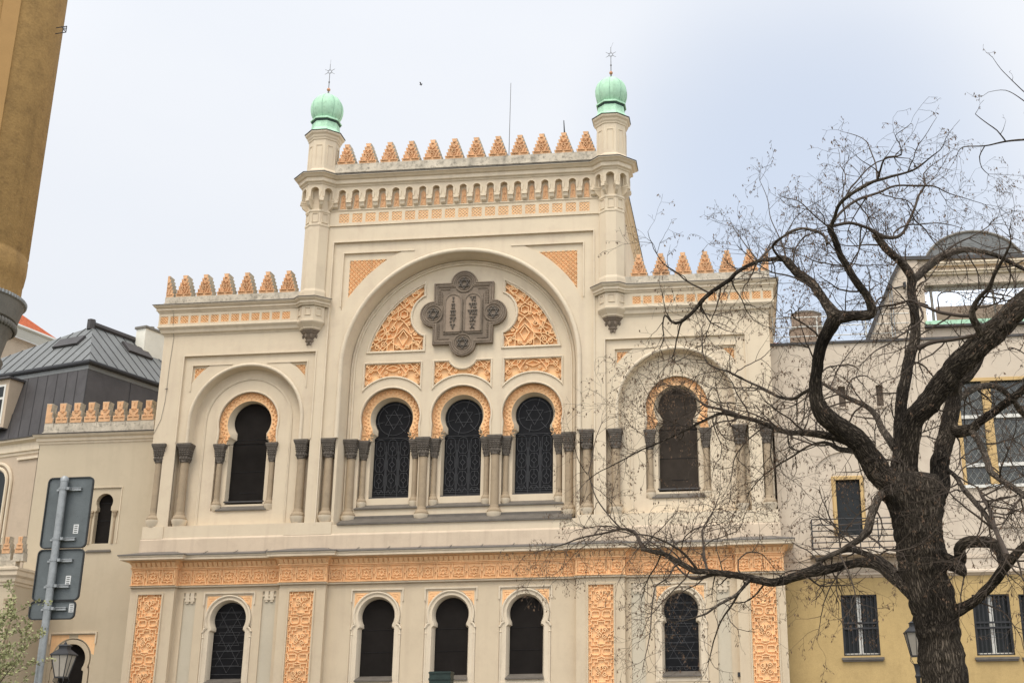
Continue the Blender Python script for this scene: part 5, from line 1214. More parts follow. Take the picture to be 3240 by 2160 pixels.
# ================================================================== SIGN POST (backs of road signs)
SY = -31.5
sp_ = at(103, 1540, SY); ptop = at(148, 1106, SY)
sg = thing('road_sign_post', (ptop.x, SY, 0), 'galvanised post with three grey road signs seen from behind', 'sign post')
b = MB(); b.tube([(ptop.x, SY, 0), (ptop.x, SY, ptop.z+.02)], .052, 16); b.lathe(ptop.x, SY, [(.055, ptop.z), (.058, ptop.z+.05), (.03, ptop.z+.08)], 12); b.build('post', M['galv'], sg, smooth=50)
def panel(v0, v1, ul, ur):
    zt = at(150, v0, SY+.07).z; zb = at(130, v1, SY+.07).z; xm = ptop.x; W = .66
    xl = at(ul, (v0+v1)/2, SY+.07).x; xr = at(ur, (v0+v1)/2, SY+.07).x
    r = .06; P = arc(xr-r, zt-r, r, 0, 90, 5)+arc(xl+r, zt-r, r, 90, 180, 5)+arc(xl+r, zb+r, r, 180, 270, 5)+arc(xr-r, zb+r, r, 270, 360, 5)
    b = MB(); b.plate(P, [], SY+.075, SY+.085, back=True); o = b.build('sign_panel', M['signback'], sg)
    b = MB(); P2 = P[:]
    b.sweep(P2, [(.012, SY+.088), (.012, SY+.055), (-.004, SY+.055), (-.004, SY+.08)], 'wall', True); b.build('rim', M['signedge'], o)
    return o, xl, xr, zb, zt
def clampz(o, z, xl, xr):
    b = MB(); w = xr-xl; x0 = ptop.x-.12; x1 = ptop.x+.24
    b.box(x0, x1, SY+.035, SY+.075, z-.022, z+.004); b.box(x0+.02, x1, SY+.04, SY+.075, z+.012, z+.024)
    b.lathe(ptop.x, SY, [(.06, z-.016), (.06, z+.016)], 14); b.box(ptop.x+.06, ptop.x+.1, SY-.03, SY+.03, z-.02, z+.02)
    b.build('clamp', M['galv'], o)
def sticker(o, u, v, W, H):
    p = at(u, v, SY+.07); b = MB(); b.box(p.x-W/2, p.x+W/2, SY+.072, SY+.0745, p.z-H/2, p.z+H/2); s = b.build('sticker', M['sticker'], o)
    b = MB()
    for k in range(4): b.box(p.x-W*.3, p.x+W*.3, SY+.0705, SY+.0718, p.z-H*.38+H*.22*k, p.z-H*.30+H*.22*k)
    b.build('sticker_print', M['signedge'], s)
o, xl, xr, z0, z1 = panel(1098, 1257, 104, 205); clampz(o, at(150, 1122, SY).z, xl, xr); clampz(o, at(130, 1237, SY).z, xl, xr); sticker(o, 174, 1214, .075, .13)
o, xl, xr, z0, z1 = panel(1262, 1377, 83, 186); clampz(o, at(125, 1286, SY).z, xl, xr); clampz(o, at(118, 1345, SY).z, xl, xr); sticker(o, 156, 1332, .075, .13)
o, xl, xr, z0, z1 = panel(1380, 1420, 69, 171); clampz(o, at(112, 1397, SY).z, xl, xr); sticker(o, 164, 1395, .075, .12)

# ================================================================== STREET LAMPS
def lamp(u, v, Y, label):
    p = at(u, v, Y); x, zt = p.x, p.z
    t = thing('street_lamp', (x, Y, 0), label, 'street lamp', 'gas style street lamps')
    b = MB(); b.lathe(x, Y, [(.11, 0), (.11, .5), (.06, .6), (.05, zt-1.3), (.07, zt-1.25), (.045, zt-1.2), (.075, zt-1.02), (.09, zt-.98)], 12); b.build('post', M['iron'], t, smooth=40)
    def fr4(a0, a1, z0, z1, mb):
        mb.add([(x-a0, Y-a0, z0), (x+a0, Y-a0, z0), (x+a0, Y+a0, z0), (x-a0, Y+a0, z0), (x-a1, Y-a1, z1), (x+a1, Y-a1, z1), (x+a1, Y+a1, z1), (x-a1, Y+a1, z1)], [(0,3,2,1),(4,5,6,7),(0,1,5,4),(1,2,6,5),(2,3,7,6),(3,0,4,7)])
    g = MB(); fr4(.105, .20, zt-.80, zt-.31, g); g.build('lantern_glass', M['lampglass'], t)
    b = MB()
    for sx in (-1, 1):
        for sy in (-1, 1):
            b.tube([(x+sx*.11, Y+sy*.11, zt-.81), (x+sx*.207, Y+sy*.207, zt-.30)], .012, 5)
            b.tube([(x+sx*.06, Y+sy*.06, zt-1.0), (x+sx*.13, Y+sy*.13, zt-.9), (x+sx*.11, Y+sy*.11, zt-.81)], .009, 4)
    for s in (-1, 1): b.tube([(x, Y+s*.108, zt-.81), (x, Y+s*.205, zt-.30)], .008, 4); b.tube([(x+s*.108, Y, zt-.81), (x+s*.205, Y, zt-.30)], .008, 4)
    fr4(.12, .12, zt-.83, zt-.80, b); b.build('lantern_frame', M['iron'], t)
    b = MB(); fr4(.23, .23, zt-.31, zt-.28, b); fr4(.225, .10, zt-.28, zt-.16, b); fr4(.10, .10, zt-.16, zt-.09, b); fr4(.125, .07, zt-.09, zt-.05, b); b.lathe(x, Y, [(.02, zt-.06), (.04, zt-.03), (.001, zt+.03)], 8); b.build('lantern_roof', M['iron'], t)
lamp(151, 1474, -19., 'black street lamp standing in front of the arched opening of the side wing')
lamp(2098, 1421, -19., 'black street lamp half hidden behind the thick tree trunk')

# dark green cabinet whose top just shows at the bottom edge
p0, p1 = at(986, 1541, -22.), at(1035, 1541, -22.)
t = thing('green_cabinet', ((p0.x+p1.x)/2, -22., 0), 'dark green ribbed metal cabinet below the middle lower window', 'cabinet')
b = MB(); b.box(p0.x, p1.x, -22., -21.7, 0.1, p0.z); b.build('cabinet_body', M['darkgreen'], t)
b = MB()
for k in range(9): z = p0.z-.03-.125*k; b.box(p0.x-.012, p1.x+.012, -22.015, -21.69, z-.012, z+.02)
b.build('cabinet_rib', M['darkgreen'], t)

# bird in the sky
p = at(967, 194, 10.); b = MB()
b.lathe(0, 0, [(.001, -.16), (.05, -.1), (.065, 0), (.04, .1), (.02, .14), (.001, .19)], 8)
M_ = Matrix.Translation(p) @ Matrix.Scale(.55, 4) @ Matrix.Rotation(radians(80), 4, 'Y'); b.v = [tuple(M_ @ Vector(v)) for v in b.v]
for s in (-1, 1): b.add([p+Vector((.05, 0, 0))*.5, p+Vector((-.07, 0, 0))*.5, p+Vector((-.10, s*.22, .10))*.5, p+Vector((.03, s*.30, .12))*.5], [(0, 1, 2, 3)]); b.add([p+Vector((.03, s*.30, .12))*.5, p+Vector((-.10, s*.22, .10))*.5, p+Vector((-.12, s*.42, .02))*.5], [(0, 1, 2)])
tag(b.build('bird', M['bird'], None), 'tiny dark bird flying above the battlements', 'bird')

# ================================================================== BARE TREE
TY = -26.
tree = thing('bare_tree', (at(2150, 1568, TY).x, TY, 0), 'large gnarled leafless tree with crooked dark limbs and dry hanging pods', 'tree')
def px2r(w, Y): return w/2*((Y-EYE.y)*1.03)/FD
# traced limbs: (end depth offset, [(u, v, width) ...]) measured along each limb
LIMBS = [
 ('trunk', 0, [(2188,1700,108),(2180,1640,104),(2172,1568,100),(2160,1490,98),(2150,1414,98),(2136,1360,100),(2124,1316,101),(2114,1255,106),(2106,1198,112),(2102,1164,124),(2097,1130,142),(2095,1112,136),(2094,1098,110),(2093,1088,60),(2093,1084,10)]),
 ('limb', -1.5, [(2085,1135,58),(2050,1110,60),(2022,1088,58),(1974,1017,52),(1925,978,47),(1892,952,44),(1876,915,34),(1874,871,29),(1880,822,29),(1890,783,30),(1908,750,34),(1919,729,38)]),
 ('limb', 1., [(1919,729,38),(1898,698,24),(1867,654,23),(1828,623,22),(1806,598,19),(1789,594,13),(1742,600,9),(1695,624,10),(1672,645,10),(1626,677,10),(1604,702,9),(1590,718,9),(1562,740,8),(1544,739,6),(1527,724,4),(1522,748,3.4),(1525,775,2.6),(1516,800,2)]),
 ('limb', -2., [(1806,598,16),(1800,600,8),(1775,566,6),(1809,537,6),(1844,525,6.5),(1873,531,7),(1893,542,7),(1900,560,8)]),
 ('limb', 2., [(1741,600,6),(1765,575,5.5),(1809,535,5.5),(1840,524,6)]),
 ('limb', -1., [(1915,726,36),(1940,728,29),(1966,724,26),(1992,723,25),(2004,715,24),(2000,698,22),(1986,672,19),(1963,641,18),(1942,605,17),(1929,584,17),(1918,553,16),(1908,530,16),(1906,515,15)]),
 ('limb', -3., [(1908,520,13),(1916,501,9),(1925,474,9),(1940,457,9),(1960,442,9),(1989,425,9),(2015,414,8),(2061,402,6),(2099,390,5),(2134,364,3.4),(2163,341,2.4),(2172,318,1.8)]),
 ('limb', 2., [(1910,515,8),(1922,498,7),(1939,480,7),(1974,457,7),(2018,443,6),(2056,427,5),(2105,427,5),(2145,428,4),(2177,443,3),(2221,457,2),(2262,470,1.5)]),
 ('limb', -2., [(2015,414,6),(2023,388,5),(2032,364,4.4),(2050,360,4),(2070,356,3.4),(2066,330,2.8),(2056,312,2.2),(2078,296,1.8),(2092,284,1.4)]),
 ('limb', 1., [(2015,414,5),(2012,380,3.5),(2001,350,3),(1990,325,2.4),(1968,312,2),(1945,305,1.6)]),
 ('limb', 2., [(1908,521,8),(1951,512,8),(1995,524,9),(2009,533,12),(2018,541,15),(2040,545,10),(2061,544,8),(2076,532,8),(2087,508,7.4),(2099,483,7),(2111,448,6),(2125,425,5),(2122,399,3.4),(2140,380,2.4)]),
 ('limb', 1., [(2071,1120,52),(2071,1080,50),(2071,1029,40),(2067,981,31),(2071,920,28),(2079,874,27),(2087,830,27),(2100,786,25),(2103,745,23),(2097,693,22),(2093,660,22),(2097,638,24)]),
 ('limb', -1., [(2097,645,24),(2088,625,22),(2066,599,20),(2040,576,20),(2020,553,17),(2009,540,15)]),
 ('limb', 3., [(2097,642,22),(2108,634,21),(2126,618,20),(2157,592,20),(2188,579,18),(2217,573,15),(2248,576,12),(2287,586,11),(2313,599,10),(2352,618,9),(2400,640,7),(2460,676,4),(2510,690,2)]),
 ('limb', 1., [(2140,606,8),(2150,596,6),(2170,578,5),(2196,560,4.4),(2235,542,3.4),(2270,520,2.4)]),
 ('limb', -3., [(2075,1090,60),(2085,1040,50),(2097,968,50),(2132,927,53),(2174,871,56),(2205,835,58),(2235,805,58),(2281,765,57),(2326,719,55),(2358,690,50),(2420,630,42),(2480,540,32),(2520,460,24),(2550,380,17),(2565,300,10),(2590,220,4)]),
 ('limb', -2., [(2262,790,24),(2255,770,20),(2235,729,17),(2236,706,13),(2250,682,11),(2271,662,10),(2281,636,9),(2300,602,8),(2313,576,6),(2322,556,4),(2318,530,2.6)]),
 ('limb', 1., [(2236,725,9),(2196,724,8),(2157,716,8),(2131,706,7),(2110,698,6),(2090,690,6),(2053,700,6),(2027,703,5),(2009,708,4),(1990,722,3)]),
 ('limb', 0., [(2240,770,8),(2183,781,8),(2144,786,9),(2118,794,11),(2108,800,14)]),
 ('limb', -1., [(2110,698,6),(2120,730,5),(2095,752,5),(2060,775,4),(2040,790,3.6),(2010,806,3),(1985,830,2.4)]),
 ('limb', 1., [(2130,1140,70),(2156,1115,52),(2159,1066,42),(2169,1017,41),(2181,969,40),(2188,920,36),(2194,880,34),(2217,864,31),(2240,835,27),(2258,796,24)]),
 ('limb', -.5, [(2188,915,24),(2194,885,22),(2197,850,22)]),
 ('limb', 3., [(2186,930,20),(2205,912,17),(2242,890,16),(2278,886,15),(2303,895,14),(2327,920,14),(2352,951,14),(2390,990,12),(2440,1045,8),(2480,1110,3)]),
 ('limb', -2., [(2175,985,34),(2200,990,30),(2230,986,25),(2249,968,21),(2278,949,20),(2315,922,19),(2352,893,18),(2410,850,15),(2470,800,10),(2530,770,4)]),
 ('limb', -3., [(2228,988,18),(2240,1000,16),(2252,1022,15),(2261,1042,15),(2269,1066,15),(2275,1083,15),(2295,1098,14),(2327,1120,14),(2352,1137,14),(2400,1165,12),(2460,1180,8),(2520,1215,3)]),
 ('limb', -2., [(2170,1075,12),(2184,1084,10),(2198,1098,11),(2217,1127,12),(2242,1156,12),(2264,1181,12),(2280,1212,10)]),
 ('limb', -3., [(2245,1118,5),(2256,1139,8),(2273,1168,11),(2283,1205,12),(2297,1240,12),(2314,1276,13)]),
 ('limb', -3., [(2180,1415,34),(2196,1403,28),(2233,1384,22),(2269,1351,22),(2292,1323,23),(2316,1292,24),(2340,1266,20),(2362,1246,18),(2420,1190,15),(2480,1120,10),(2520,1040,4)]),
 ('limb', -1., [(2150,1282,40),(2170,1286,36),(2192,1296,34),(2206,1284,29),(2204,1262,27),(2213,1248,26),(2245,1243,26),(2278,1247,26),(2294,1266,21),(2302,1297,12)]),
 ('limb', -.5, [(2188,1294,34),(2203,1304,30),(2213,1316,16)]),
 ('limb', 3.5, [(2100,1362,36),(2075,1340,32),(2045,1320,26),(2021,1300,24),(1985,1291,21),(1938,1299,19),(1891,1309,21),(1844,1318,21),(1797,1334,19),(1764,1336,18),(1717,1326,16),(1670,1317,15),(1623,1312,13),(1599,1311,13),(1564,1294,12),(1528,1273,11),(1493,1264,10),(1474,1261,8)]),
 ('limb', 1.5, [(2060,1318,20),(2030,1290,16),(1990,1272,13),(1950,1262,12),(1905,1275,11),(1870,1300,9),(1840,1310,8)]),
 ('limb', 2., [(1478,1262,8),(1472,1250,8),(1467,1238,8),(1457,1219,7),(1440,1215,7),(1424,1214,6),(1387,1224,5),(1339,1233,4),(1292,1250,3),(1262,1258,2.2),(1235,1266,1.6)]),
 ('limb', 1., [(1428,1214,4),(1407,1193,3.6),(1375,1152,3.2),(1361,1120,3),(1352,1086,2.8),(1355,1072,2.4),(1362,1040,2.2),(1368,1008,2),(1382,972,1.5)]),
 ('limb', -1., [(1350,1090,2),(1330,1060,1.8),(1318,1020,1.5)]),
 ('limb', 3., [(1955,1014,26),(1925,1004,22),(1893,998,19),(1852,993,15),(1815,993,12),(1778,983,11),(1763,976,11),(1729,963,10),(1695,956,10),(1661,949,8),(1638,956,7),(1604,972,6),(1569,990,5.4),(1535,1006,4.6),(1501,1022,4),(1471,1034,3.4),(1421,1061,2.8),(1375,1084,2.2),(1348,1104,1.8)]),
 ('limb', 1., [(1700,957,9),(1683,947,7.5),(1649,938,7),(1626,933,7),(1608,922,5),(1585,905,3.6),(1560,892,2.6),(1530,882,2)]),
 ('limb', 3., [(1876,888,13),(1860,895,10),(1844,903,8.6),(1826,914,8),(1809,915,8),(1786,910,7),(1763,897,6.4),(1729,881,5.6),(1695,865,5),(1672,853,4.6),(1649,846,4.2),(1626,835,4),(1615,812,3.4),(1613,782,2.6),(1612,755,2)]),
 ('limb', 2., [(1960,1035,16),(1944,1033,13),(1925,1029,12),(1900,1017,8),(1876,1017,6),(1852,1027,5),(1815,1051,4),(1778,1073,3.4),(1745,1100,2.6),(1720,1130,2)]),
 ('limb', -1., [(2040,1118,22),(2025,1134,19),(2010,1159,20),(2000,1188,20),(1993,1217,21),(1974,1237,15),(1949,1253,13),(1915,1272,10),(1875,1286,8)]),
 ('limb', 2., [(2056,1030,20),(2042,1008,19),(2027,986,17),(2013,956,14),(1998,939,12),(1974,925,11),(1937,908,10),(1900,886,8),(1884,878,8)]),
 ('limb', -2., [(1724,1328,12),(1712,1342,9),(1693,1363,8),(1670,1377,7),(1646,1391,6),(1623,1408,5),(1604,1415,4),(1575,1424,2.6),(1545,1428,1.8)]),
 ('limb', 2., [(1712,1340,7),(1703,1352,6),(1682,1387,5),(1658,1422,4),(1641,1465,3),(1630,1512,2.2)]),
 ('limb', 2., [(1625,1312,7),(1619,1285,6),(1615,1245,5),(1613,1217,4),(1623,1198,3.4),(1640,1170,2.4)]),
 ('limb', -3., [(1560,1292,6),(1547,1302,5),(1535,1325,4),(1505,1346,3.4),(1502,1363,3),(1497,1398,3),(1493,1453,2.6),(1481,1512,1.8)]),
 ('limb', -1., [(1600,1305,7),(1570,1270,6),(1540,1250,5),(1500,1232,4),(1460,1226,3)]),
 ('limb', 2., [(1640,1318,7),(1600,1328,8),(1575,1320,5),(1545,1290,4.4),(1515,1258,4),(1488,1240,3)]),
 ('limb', 1., [(2550,382,15),(2500,348,12),(2450,330,9),(2400,318,7),(2352,321,5.4),(2308,325,4.4),(2264,335,3.4),(2212,338,2.6),(2198,356,1.8)]),
 ('limb', -1., [(2310,325,4),(2290,300,3),(2262,280,2.4),(2240,262,1.8)]),
 ('limb', 2., [(2262,335,3),(2250,360,2.6),(2255,385,2.2),(2270,400,1.6)]),
 ('limb', -2., [(2420,330,6),(2390,250,4),(2340,200,2.6),(2300,160,1.8),(2280,132,1.3)]),
 ('limb', -1., [(2420,330,6),(2380,260,3.4),(2352,232,2.6),(2310,208,1.8),(2270,212,1.2)]),
 ('limb', -1., [(2352,1137,8),(2330,1160,5),(2316,1185,4),(2300,1210,2.6)]),
 ('limb', 1., [(1742,600,4),(1718,570,3),(1700,545,2.4),(1682,520,1.8)]),
 ('limb', 1., [(1806,598,5),(1800,570,4),(1790,545,3),(1770,500,2.2),(1762,455,1.8),(1745,415,1.2)]),
]
PTS = []   # (u, v, depth) of everything traced so far
rnd = random.Random(11)
def smoothpath(P, step=9.):
    """Catmull-Rom through (u,v,w,Y) with some natural wobble"""
    out = []
    for i in range(len(P)-1):
        p0, p1, p2, p3 = P[max(i-1, 0)], P[i], P[i+1], P[min(i+2, len(P)-1)]
        n = max(1, int(sqrt((p2[0]-p1[0])**2+(p2[1]-p1[1])**2)/step))
        for k in range(n):
            t = k/n; out.append(tuple(.5*((2*b)+(c-a)*t+(2*a-5*b+4*c-d)*t*t+(3*b-a-3*c+d)*t**3) for a, b, c, d in zip(p0, p1, p2, p3)))
    out.append(P[-1]); return out
CURVES = []
TR = MB(); limb_no = 0
for name, dY, P in LIMBS:
    if name == 'trunk': Y0 = TY
    else:
        best = min(PTS, key=lambda q: (q[0]-P[0][0])**2+(q[1]-P[0][1])**2); Y0 = best[2]
        if (best[0]-P[0][0])**2+(best[1]-P[0][1])**2 > 90**2: Y0 = TY-1.
    L = [0]
    for a, b in zip(P[:-1], P[1:]): L.append(L[-1]+sqrt((a[0]-b[0])**2+(a[1]-b[1])**2))
    Q = [(u, v, w, Y0+dY*(l/L[-1])) for (u, v, w), l in zip(P, L)]
    S_ = smoothpath(Q, 7. if P[0][2] > 12 else 9.)
    pts, rad = [], []
    for i, (u, v, w, Y) in enumerate(S_):
        wob = min(1.6, .06*w+.45)*(1 if 0 < i < len(S_)-1 else 0)
        uu = u+wob*noise.noise(Vector((u*.045, v*.045, limb_no*3.1))); vv = v+wob*noise.noise(Vector((u*.045, v*.045, limb_no*3.1+50)))
        pts.append(at(uu, vv, Y)); rad.append(px2r(w*(1+.09*noise.noise(Vector((u*.06, v*.06, limb_no))))*.97, Y)); PTS.append((u, v, Y))
    if name == 'trunk':
        pts = [Vector((pts[0].x+.35, TY, -.1)), Vector((pts[0].x+.2, TY, .5))]+pts; rad = [.72, .56]+rad
    n = 40 if name == 'trunk' else (20 if P[0][2] > 30 else 12 if P[0][2] > 12 else 6)
    b = MB(); b.tube(pts, rad, n)
    if P[0][2] > 18:   # furrowed bark: vertical ridges pushed out of the round section
        k = 0
        for i, (p, r) in enumerate(zip(pts, rad)):
            for j in range(n):
                q = Vector(b.v[k]); d = (q-p); a = j/n*2*pi
                f = 1+(.13 if r > .12 else .08)*noise.noise(Vector((cos(a)*2.6, sin(a)*2.6, i*.16+limb_no*7)))+.07*noise.noise(Vector((cos(a)*7, sin(a)*7, i*.30+limb_no)))
                b.v[k] = tuple(p+d*f); k += 1
    dark = name == 'trunk' or P[0][2] > 42 or limb_no in (1, 2, 5)
    o = b.build(name, M['bark'] if dark or P[0][2] > 24 and limb_no != 11 else M['bark_lt'] if P[0][2] > 9 else M['twig'], tree, smooth=75)
    if P[0][2] > 9:
        R_ = sum(rad)/len(rad); at_ = o.data.attributes.new('bark', 'FLOAT_VECTOR', 'POINT'); ln = 0.; vals = []
        for i, p in enumerate(pts):
            if i: ln += (p-pts[i-1]).length
            for j in range(n): vals += [R_*cos(j/n*2*pi)+limb_no, R_*sin(j/n*2*pi), ln]
        at_.data.foreach_set('vector', vals)
    CURVES.append((pts, rad)); limb_no += 1
# ---- fine branching grown from the traced limbs
TW = MB(); POD = MB(); NP = [0]
def grow(p, d, L, r, level, podp):
    n = max(3, int(L/(.11 if level < 2 else .085))); st = L/n; pts = [p.copy()]; rad = [r]; bend = Vector((rnd.gauss(0, 1), rnd.gauss(0, .6), rnd.gauss(0, 1)))*.10
    d = d.normalized(); kids = []
    for i in range(n):
        d = (d+bend*.8+Vector((rnd.gauss(0, .17), rnd.gauss(0, .12), rnd.gauss(0, .17)-.03*level))).normalized()
        if rnd.random() < .10: bend = Vector((rnd.gauss(0, 1), rnd.gauss(0, .6), rnd.gauss(0, 1)))*.16
        p = p+d*st; pts.append(p.copy()); rad.append(max(r*(1-.75*(i+1)/n), .0024)); kids.append((p.copy(), d.copy(), rad[-1]))
    TW.tube(pts, rad, 3 if level > 1 else 4, cap=False)
    if level < 3:
        m = {0: 6, 1: 4, 2: 2}[level]; m = max(1, int(m*L/{0: 1.6, 1: .75, 2: .4}[level]+rnd.random()))
        for _ in range(min(m, 9)):
            q, dd, rr = kids[rnd.randrange(len(kids)//4, len(kids))]
            ax = Vector((rnd.gauss(0, 1), rnd.gauss(0, .8), rnd.gauss(0, 1))); ax = (ax-dd*ax.dot(dd)).normalized()
            grow(q, dd*.65+ax*.8, L*rnd.uniform(.28, .55), min(rr*.75, r*.6), level+1, podp)
    if level >= 2 and rnd.random() < podp:
        for _ in range(rnd.randrange(1, 5)):
            q = pts[rnd.randrange(len(pts)//2, len(pts))]+Vector((rnd.gauss(0, .008), rnd.gauss(0, .008), -.004))
            h = rnd.uniform(.030, .065); w = h*rnd.uniform(.13, .24); a = rnd.uniform(0, pi); t = Vector((rnd.gauss(0, .35), rnd.gauss(0, .35), -1)).normalized(); s = Vector((cos(a), sin(a), 0))*w
            POD.add([q, q+t*h*.45+s, q+t*h, q+t*h*.45-s, q+t*h*.5+Vector((-s.y, s.x, 0))*.6], [(0, 1, 2, 3), (0, 4, 2)]); NP[0] += 1
def dens(u, v):
    """how thickly the twigs stand, as seen in the tree: many on the left side, few round the trunk"""
    if u > 2150 and v < 420: return .16
    if u < 1420: return 1.1
    if u < 1880 and 620 < v < 1230: return 3.6
    if u < 1880 and v <= 620: return .5
    if v < 620: return .95
    if v > 1330: return .8
    return 1.7
idx = 0
for (name, dY, P), (pts, rad) in zip(LIMBS, CURVES):
    idx += 1
    if name == 'trunk': continue
    acc = 0.; nxt = rnd.uniform(.1, .4); tot = len(pts)
    for i in range(1, tot):
        acc += (pts[i]-pts[i-1]).length
        if acc > nxt:
            p = pts[i]; r = rad[i]; v3 = p-EYE; z = v3.dot(FW); u = (v3.dot(RT)/z*F_PX+1620+SHIFT)/1.37755; v = (1080-v3.dot(UP)/z*F_PX)/1.37755
            if u > 2620 or v > 1560: acc = 0; continue
            dn = dens(u, v); big_ = r > .10
            acc = 0.; nxt = rnd.uniform(.16, .5)/dn*(2.6 if big_ else 1.0)
            d = (pts[i]-pts[i-1]).normalized(); ax = Vector((rnd.gauss(0, 1), rnd.gauss(0, .8), rnd.gauss(.15, 1))); ax = (ax-d*ax.dot(d)).normalized()
            lv = 0 if r > .014 and rnd.random() < .62 else 1
            Ln = (rnd.uniform(.7, 1.9) if lv == 0 else rnd.uniform(.35, .9))*(.5 if v < 345 else .65 if v < 430 else 1)
            grow(p, d*.55+ax*.85, Ln, min(r*.6, .020 if lv == 0 else .010), lv, .75 if u < 2150 else .3 if v > 450 else .05)
    # the tip of every limb runs out in a spray
    if rad[-1] < .02:
        hi_ = P[-1][1] < 345
        for _ in range(1 if hi_ else 3): grow(pts[-1], (pts[-1]-pts[-2]).normalized()+Vector((rnd.gauss(0, .3), rnd.gauss(0, .3), rnd.gauss(0, .3))), rnd.uniform(.5, 1.1)*(.55 if hi_ else 1), max(rad[-1]*.8, .005), 1, .9)
# upright water shoots on the upper limbs
for (u, v, H, Y) in [(1790,590,150,-25),(1812,605,190,-25),(1835,620,150,-26),(1856,640,170,-24),(1885,545,120,-26),(1915,510,130,-25),(1935,480,110,-25),(1960,640,140,-26),(2010,540,130,-26),(2025,555,170,-25),(2042,575,150,-24),(2060,590,170,-27),(2018,545,150,-27),(2170,585,140,-24),(2210,573,120,-25),(1745,598,140,-25),(1985,675,160,-25),(1905,520,150,-24),(2030,545,110,-25),(1770,590,100,-25)]:
    for _ in range(2):
        p = at(u+rnd.gauss(0, 8), v, Y); grow(p, Vector((rnd.gauss(-.25, .35), rnd.gauss(0, .3), 1)), H/130*rnd.uniform(.6, 1.1), .009, 1, .5)
TW.build('twigs', M['twig'], tree)['kind'] = 'stuff'
POD.build('seed_pods', M['pod'], tree)['kind'] = 'stuff'
print('twig faces', len(TW.f), 'pods', NP[0])

# ================================================================== BUDDING BUSH (lower left)
BY = -33.
bp0 = at(-105, 1568, BY)
bush = thing('budding_bush', (bp0.x-.3, BY, 0), 'pale green budding bush with small young leaves, at the lower left edge', 'bush')
SB = MB(); LF = MB(); rb_ = random.Random(5)
def bgrow(p, d, L, r, lev):
    n = max(3, int(L/.09)); st = L/n; pts = [p.copy()]; rad = [r]; d = d.normalized()
    for i in range(n):
        d = (d+Vector((rb_.gauss(0, .12), rb_.gauss(0, .12), rb_.gauss(.03, .1)))*(.4 if lev == 0 else 1)).normalized(); p = p+d*st; pts.append(p.copy()); rad.append(max(.0025, r*(1-.8*(i+1)/n)))
        if lev >= 1 or i > n*.3:
            for _ in range(5 if lev else 2):
                q = p+Vector((rb_.gauss(0, .02), rb_.gauss(0, .02), rb_.gauss(0, .02))); a = Vector((rb_.gauss(0, 1), rb_.gauss(0, 1), rb_.gauss(.7, .6))).normalized(); s = a.orthogonal().normalized()*rb_.uniform(.009, .017); h = rb_.uniform(.03, .055)
                LF.add([q, q+a*h*.5+s, q+a*h, q+a*h*.5-s], [(0, 1, 2, 3)])
        if lev < 2 and i > n*.2 and rb_.random() < (.75 if lev == 0 else .5):
            ax = Vector((rb_.gauss(0, 1), rb_.gauss(0, 1), rb_.gauss(.1, .5))); ax = (ax-d*ax.dot(d)).normalized(); bgrow(p, d*.8+ax*.8, L*rb_.uniform(.13, .26), rad[-1]*.6, lev+1)
    SB.tube(pts, rad, 4, cap=False)
for k in range(20):
    a = rb_.uniform(0, 2*pi); q = Vector((bp0.x-.3+.25*cos(a), BY+.25*sin(a), 0)); top = at(20, 1400, BY).z
    bgrow(q, Vector((cos(a)*.05, sin(a)*.09, 1)), top*rb_.uniform(.72, 1.02), .02, 0)
SB.build('stems', M['bushstem'], bush); LF.build('leaves', M['leaf'], bush)['kind'] = 'stuff'

# ================================================================== SKY AND LIGHT
SUN_EL, SUN_AZ = radians(60), radians(200)      # azimuth: direction towards the sun, clockwise from +Y
wd = bpy.data.worlds.new("World"); scene.world = wd; wd.use_nodes = True
nt = wd.node_tree; bg = nt.nodes['Background']
sk = nt.nodes.new('ShaderNodeTexSky'); sk.sky_type = 'NISHITA'; sk.sun_disc = False; sk.sun_elevation = SUN_EL; sk.sun_rotation = SUN_AZ; sk.air_density = 1.2; sk.dust_density = 1.2
tc = nt.nodes.new('ShaderNodeTexCoord'); mp = nt.nodes.new('ShaderNodeMapping'); mp.inputs['Scale'].default_value = (1.3, 1.3, 3.0); mp.inputs['Location'].default_value = (.7, .2, .35)
nz = nt.nodes.new('ShaderNodeTexNoise'); nz.inputs['Scale'].default_value = 1.6; nz.inputs['Detail'].default_value = 5.0; nz.inputs['Roughness'].default_value = .5
mr = nt.nodes.new('ShaderNodeMapRange'); mr.inputs['From Min'].default_value = .34; mr.inputs['From Max'].default_value = .62; mr.inputs['To Min'].default_value = .93; mr.inputs['To Max'].default_value = 1.0
sepx = nt.nodes.new('ShaderNodeSeparateXYZ')
def mrange(a, b, c, d, smooth=False):
    n = nt.nodes.new('ShaderNodeMapRange'); n.inputs['From Min'].default_value = a; n.inputs['From Max'].default_value = b; n.inputs['To Min'].default_value = c; n.inputs['To Max'].default_value = d
    if smooth: n.interpolation_type = 'SMOOTHSTEP'
    return n
cl = mrange(0., 1., 6.95, 8.8)          # overcast veil: brighter towards the zenith ...
az = mrange(-1., .75, 2.0, 1.0)         # ... and on the sun's side
vs_ = nt.nodes.new('ShaderNodeVectorMath'); vs_.operation = 'SCALE'; vs_.inputs[0].default_value = (.955, .985, 1.04)
mul = nt.nodes.new('ShaderNodeMath'); mul.operation = 'MULTIPLY'
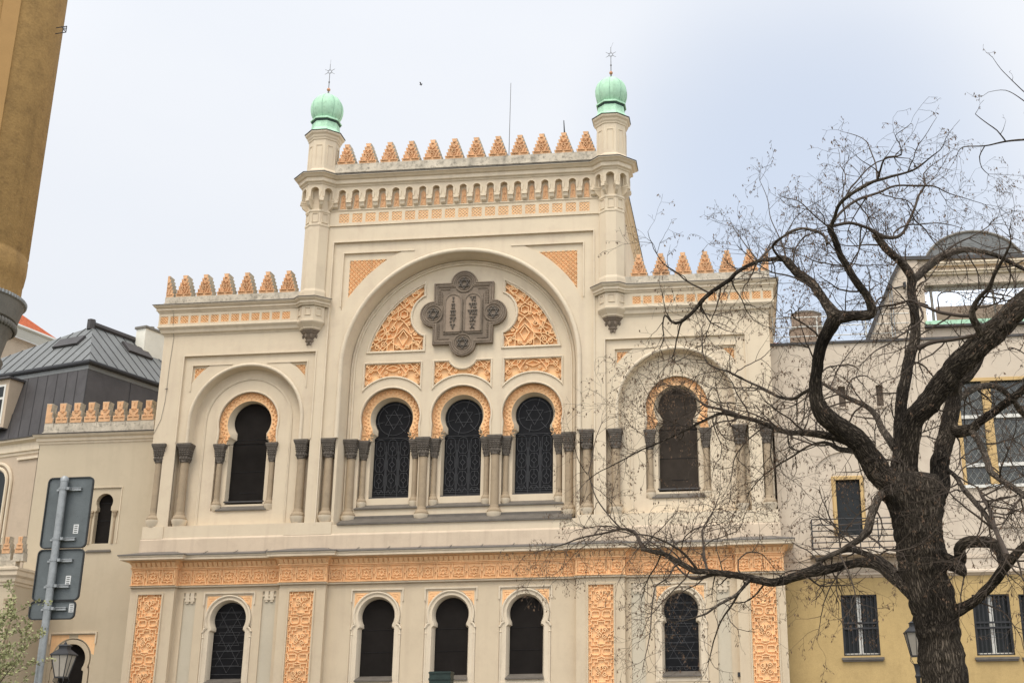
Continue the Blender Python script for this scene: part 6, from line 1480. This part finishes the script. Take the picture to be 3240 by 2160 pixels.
mx = nt.nodes.new('ShaderNodeMix'); mx.data_type = 'RGBA'
# thinner veil in one part of the sky, where some blue comes through
dt = nt.nodes.new('ShaderNodeVectorMath'); dt.operation = 'DOT_PRODUCT'; gd = ray(1850, 470).normalized(); dt.inputs[1].default_value = gd
gap = mrange(.976, 1.0, 1., .60, True); mulg = nt.nodes.new('ShaderNodeMath'); mulg.operation = 'MULTIPLY'
L = nt.links.new
L(tc.outputs['Generated'], mp.inputs['Vector']); L(mp.outputs[0], nz.inputs['Vector']); L(nz.outputs['Fac'], mr.inputs['Value'])
L(tc.outputs['Generated'], dt.inputs[0]); L(dt.outputs['Value'], gap.inputs['Value']); L(mr.outputs[0], mulg.inputs[0]); L(gap.outputs[0], mulg.inputs[1]); L(mulg.outputs[0], mx.inputs['Factor'])
L(tc.outputs['Generated'], sepx.inputs[0]); L(sepx.outputs['Z'], cl.inputs['Value']); L(sepx.outputs['Y'], az.inputs['Value']); L(cl.outputs[0], mul.inputs[0]); L(az.outputs[0], mul.inputs[1]); L(mul.outputs[0], vs_.inputs['Scale'])
sks = nt.nodes.new('ShaderNodeVectorMath'); sks.operation = 'SCALE'; sks.inputs['Scale'].default_value = 1.7; L(sk.outputs[0], sks.inputs[0]); L(sks.outputs[0], mx.inputs['A']); L(vs_.outputs[0], mx.inputs['B']); L(mx.outputs['Result'], bg.inputs['Color']); bg.inputs['Strength'].default_value = .085
sl = bpy.data.lights.new('sun', 'SUN'); sl.energy = 1.5; sl.angle = radians(25); sl.color = (1, .92, .80)
so = bpy.data.objects.new('sun', sl); COL.objects.link(so)
dv = Vector((sin(SUN_AZ)*cos(SUN_EL), cos(SUN_AZ)*cos(SUN_EL), sin(SUN_EL)))
so.rotation_euler = dv.to_track_quat('Z', 'Y').to_euler(); so.location = (0, -60, 60)
vsx = scene.view_settings; vsx.view_transform = 'Standard'; vsx.look = 'None'; vsx.exposure = .50; vsx.gamma = 1; vsx.use_curve_mapping = False
scene.cycles.max_bounces = 6; scene.cycles.use_denoising = True
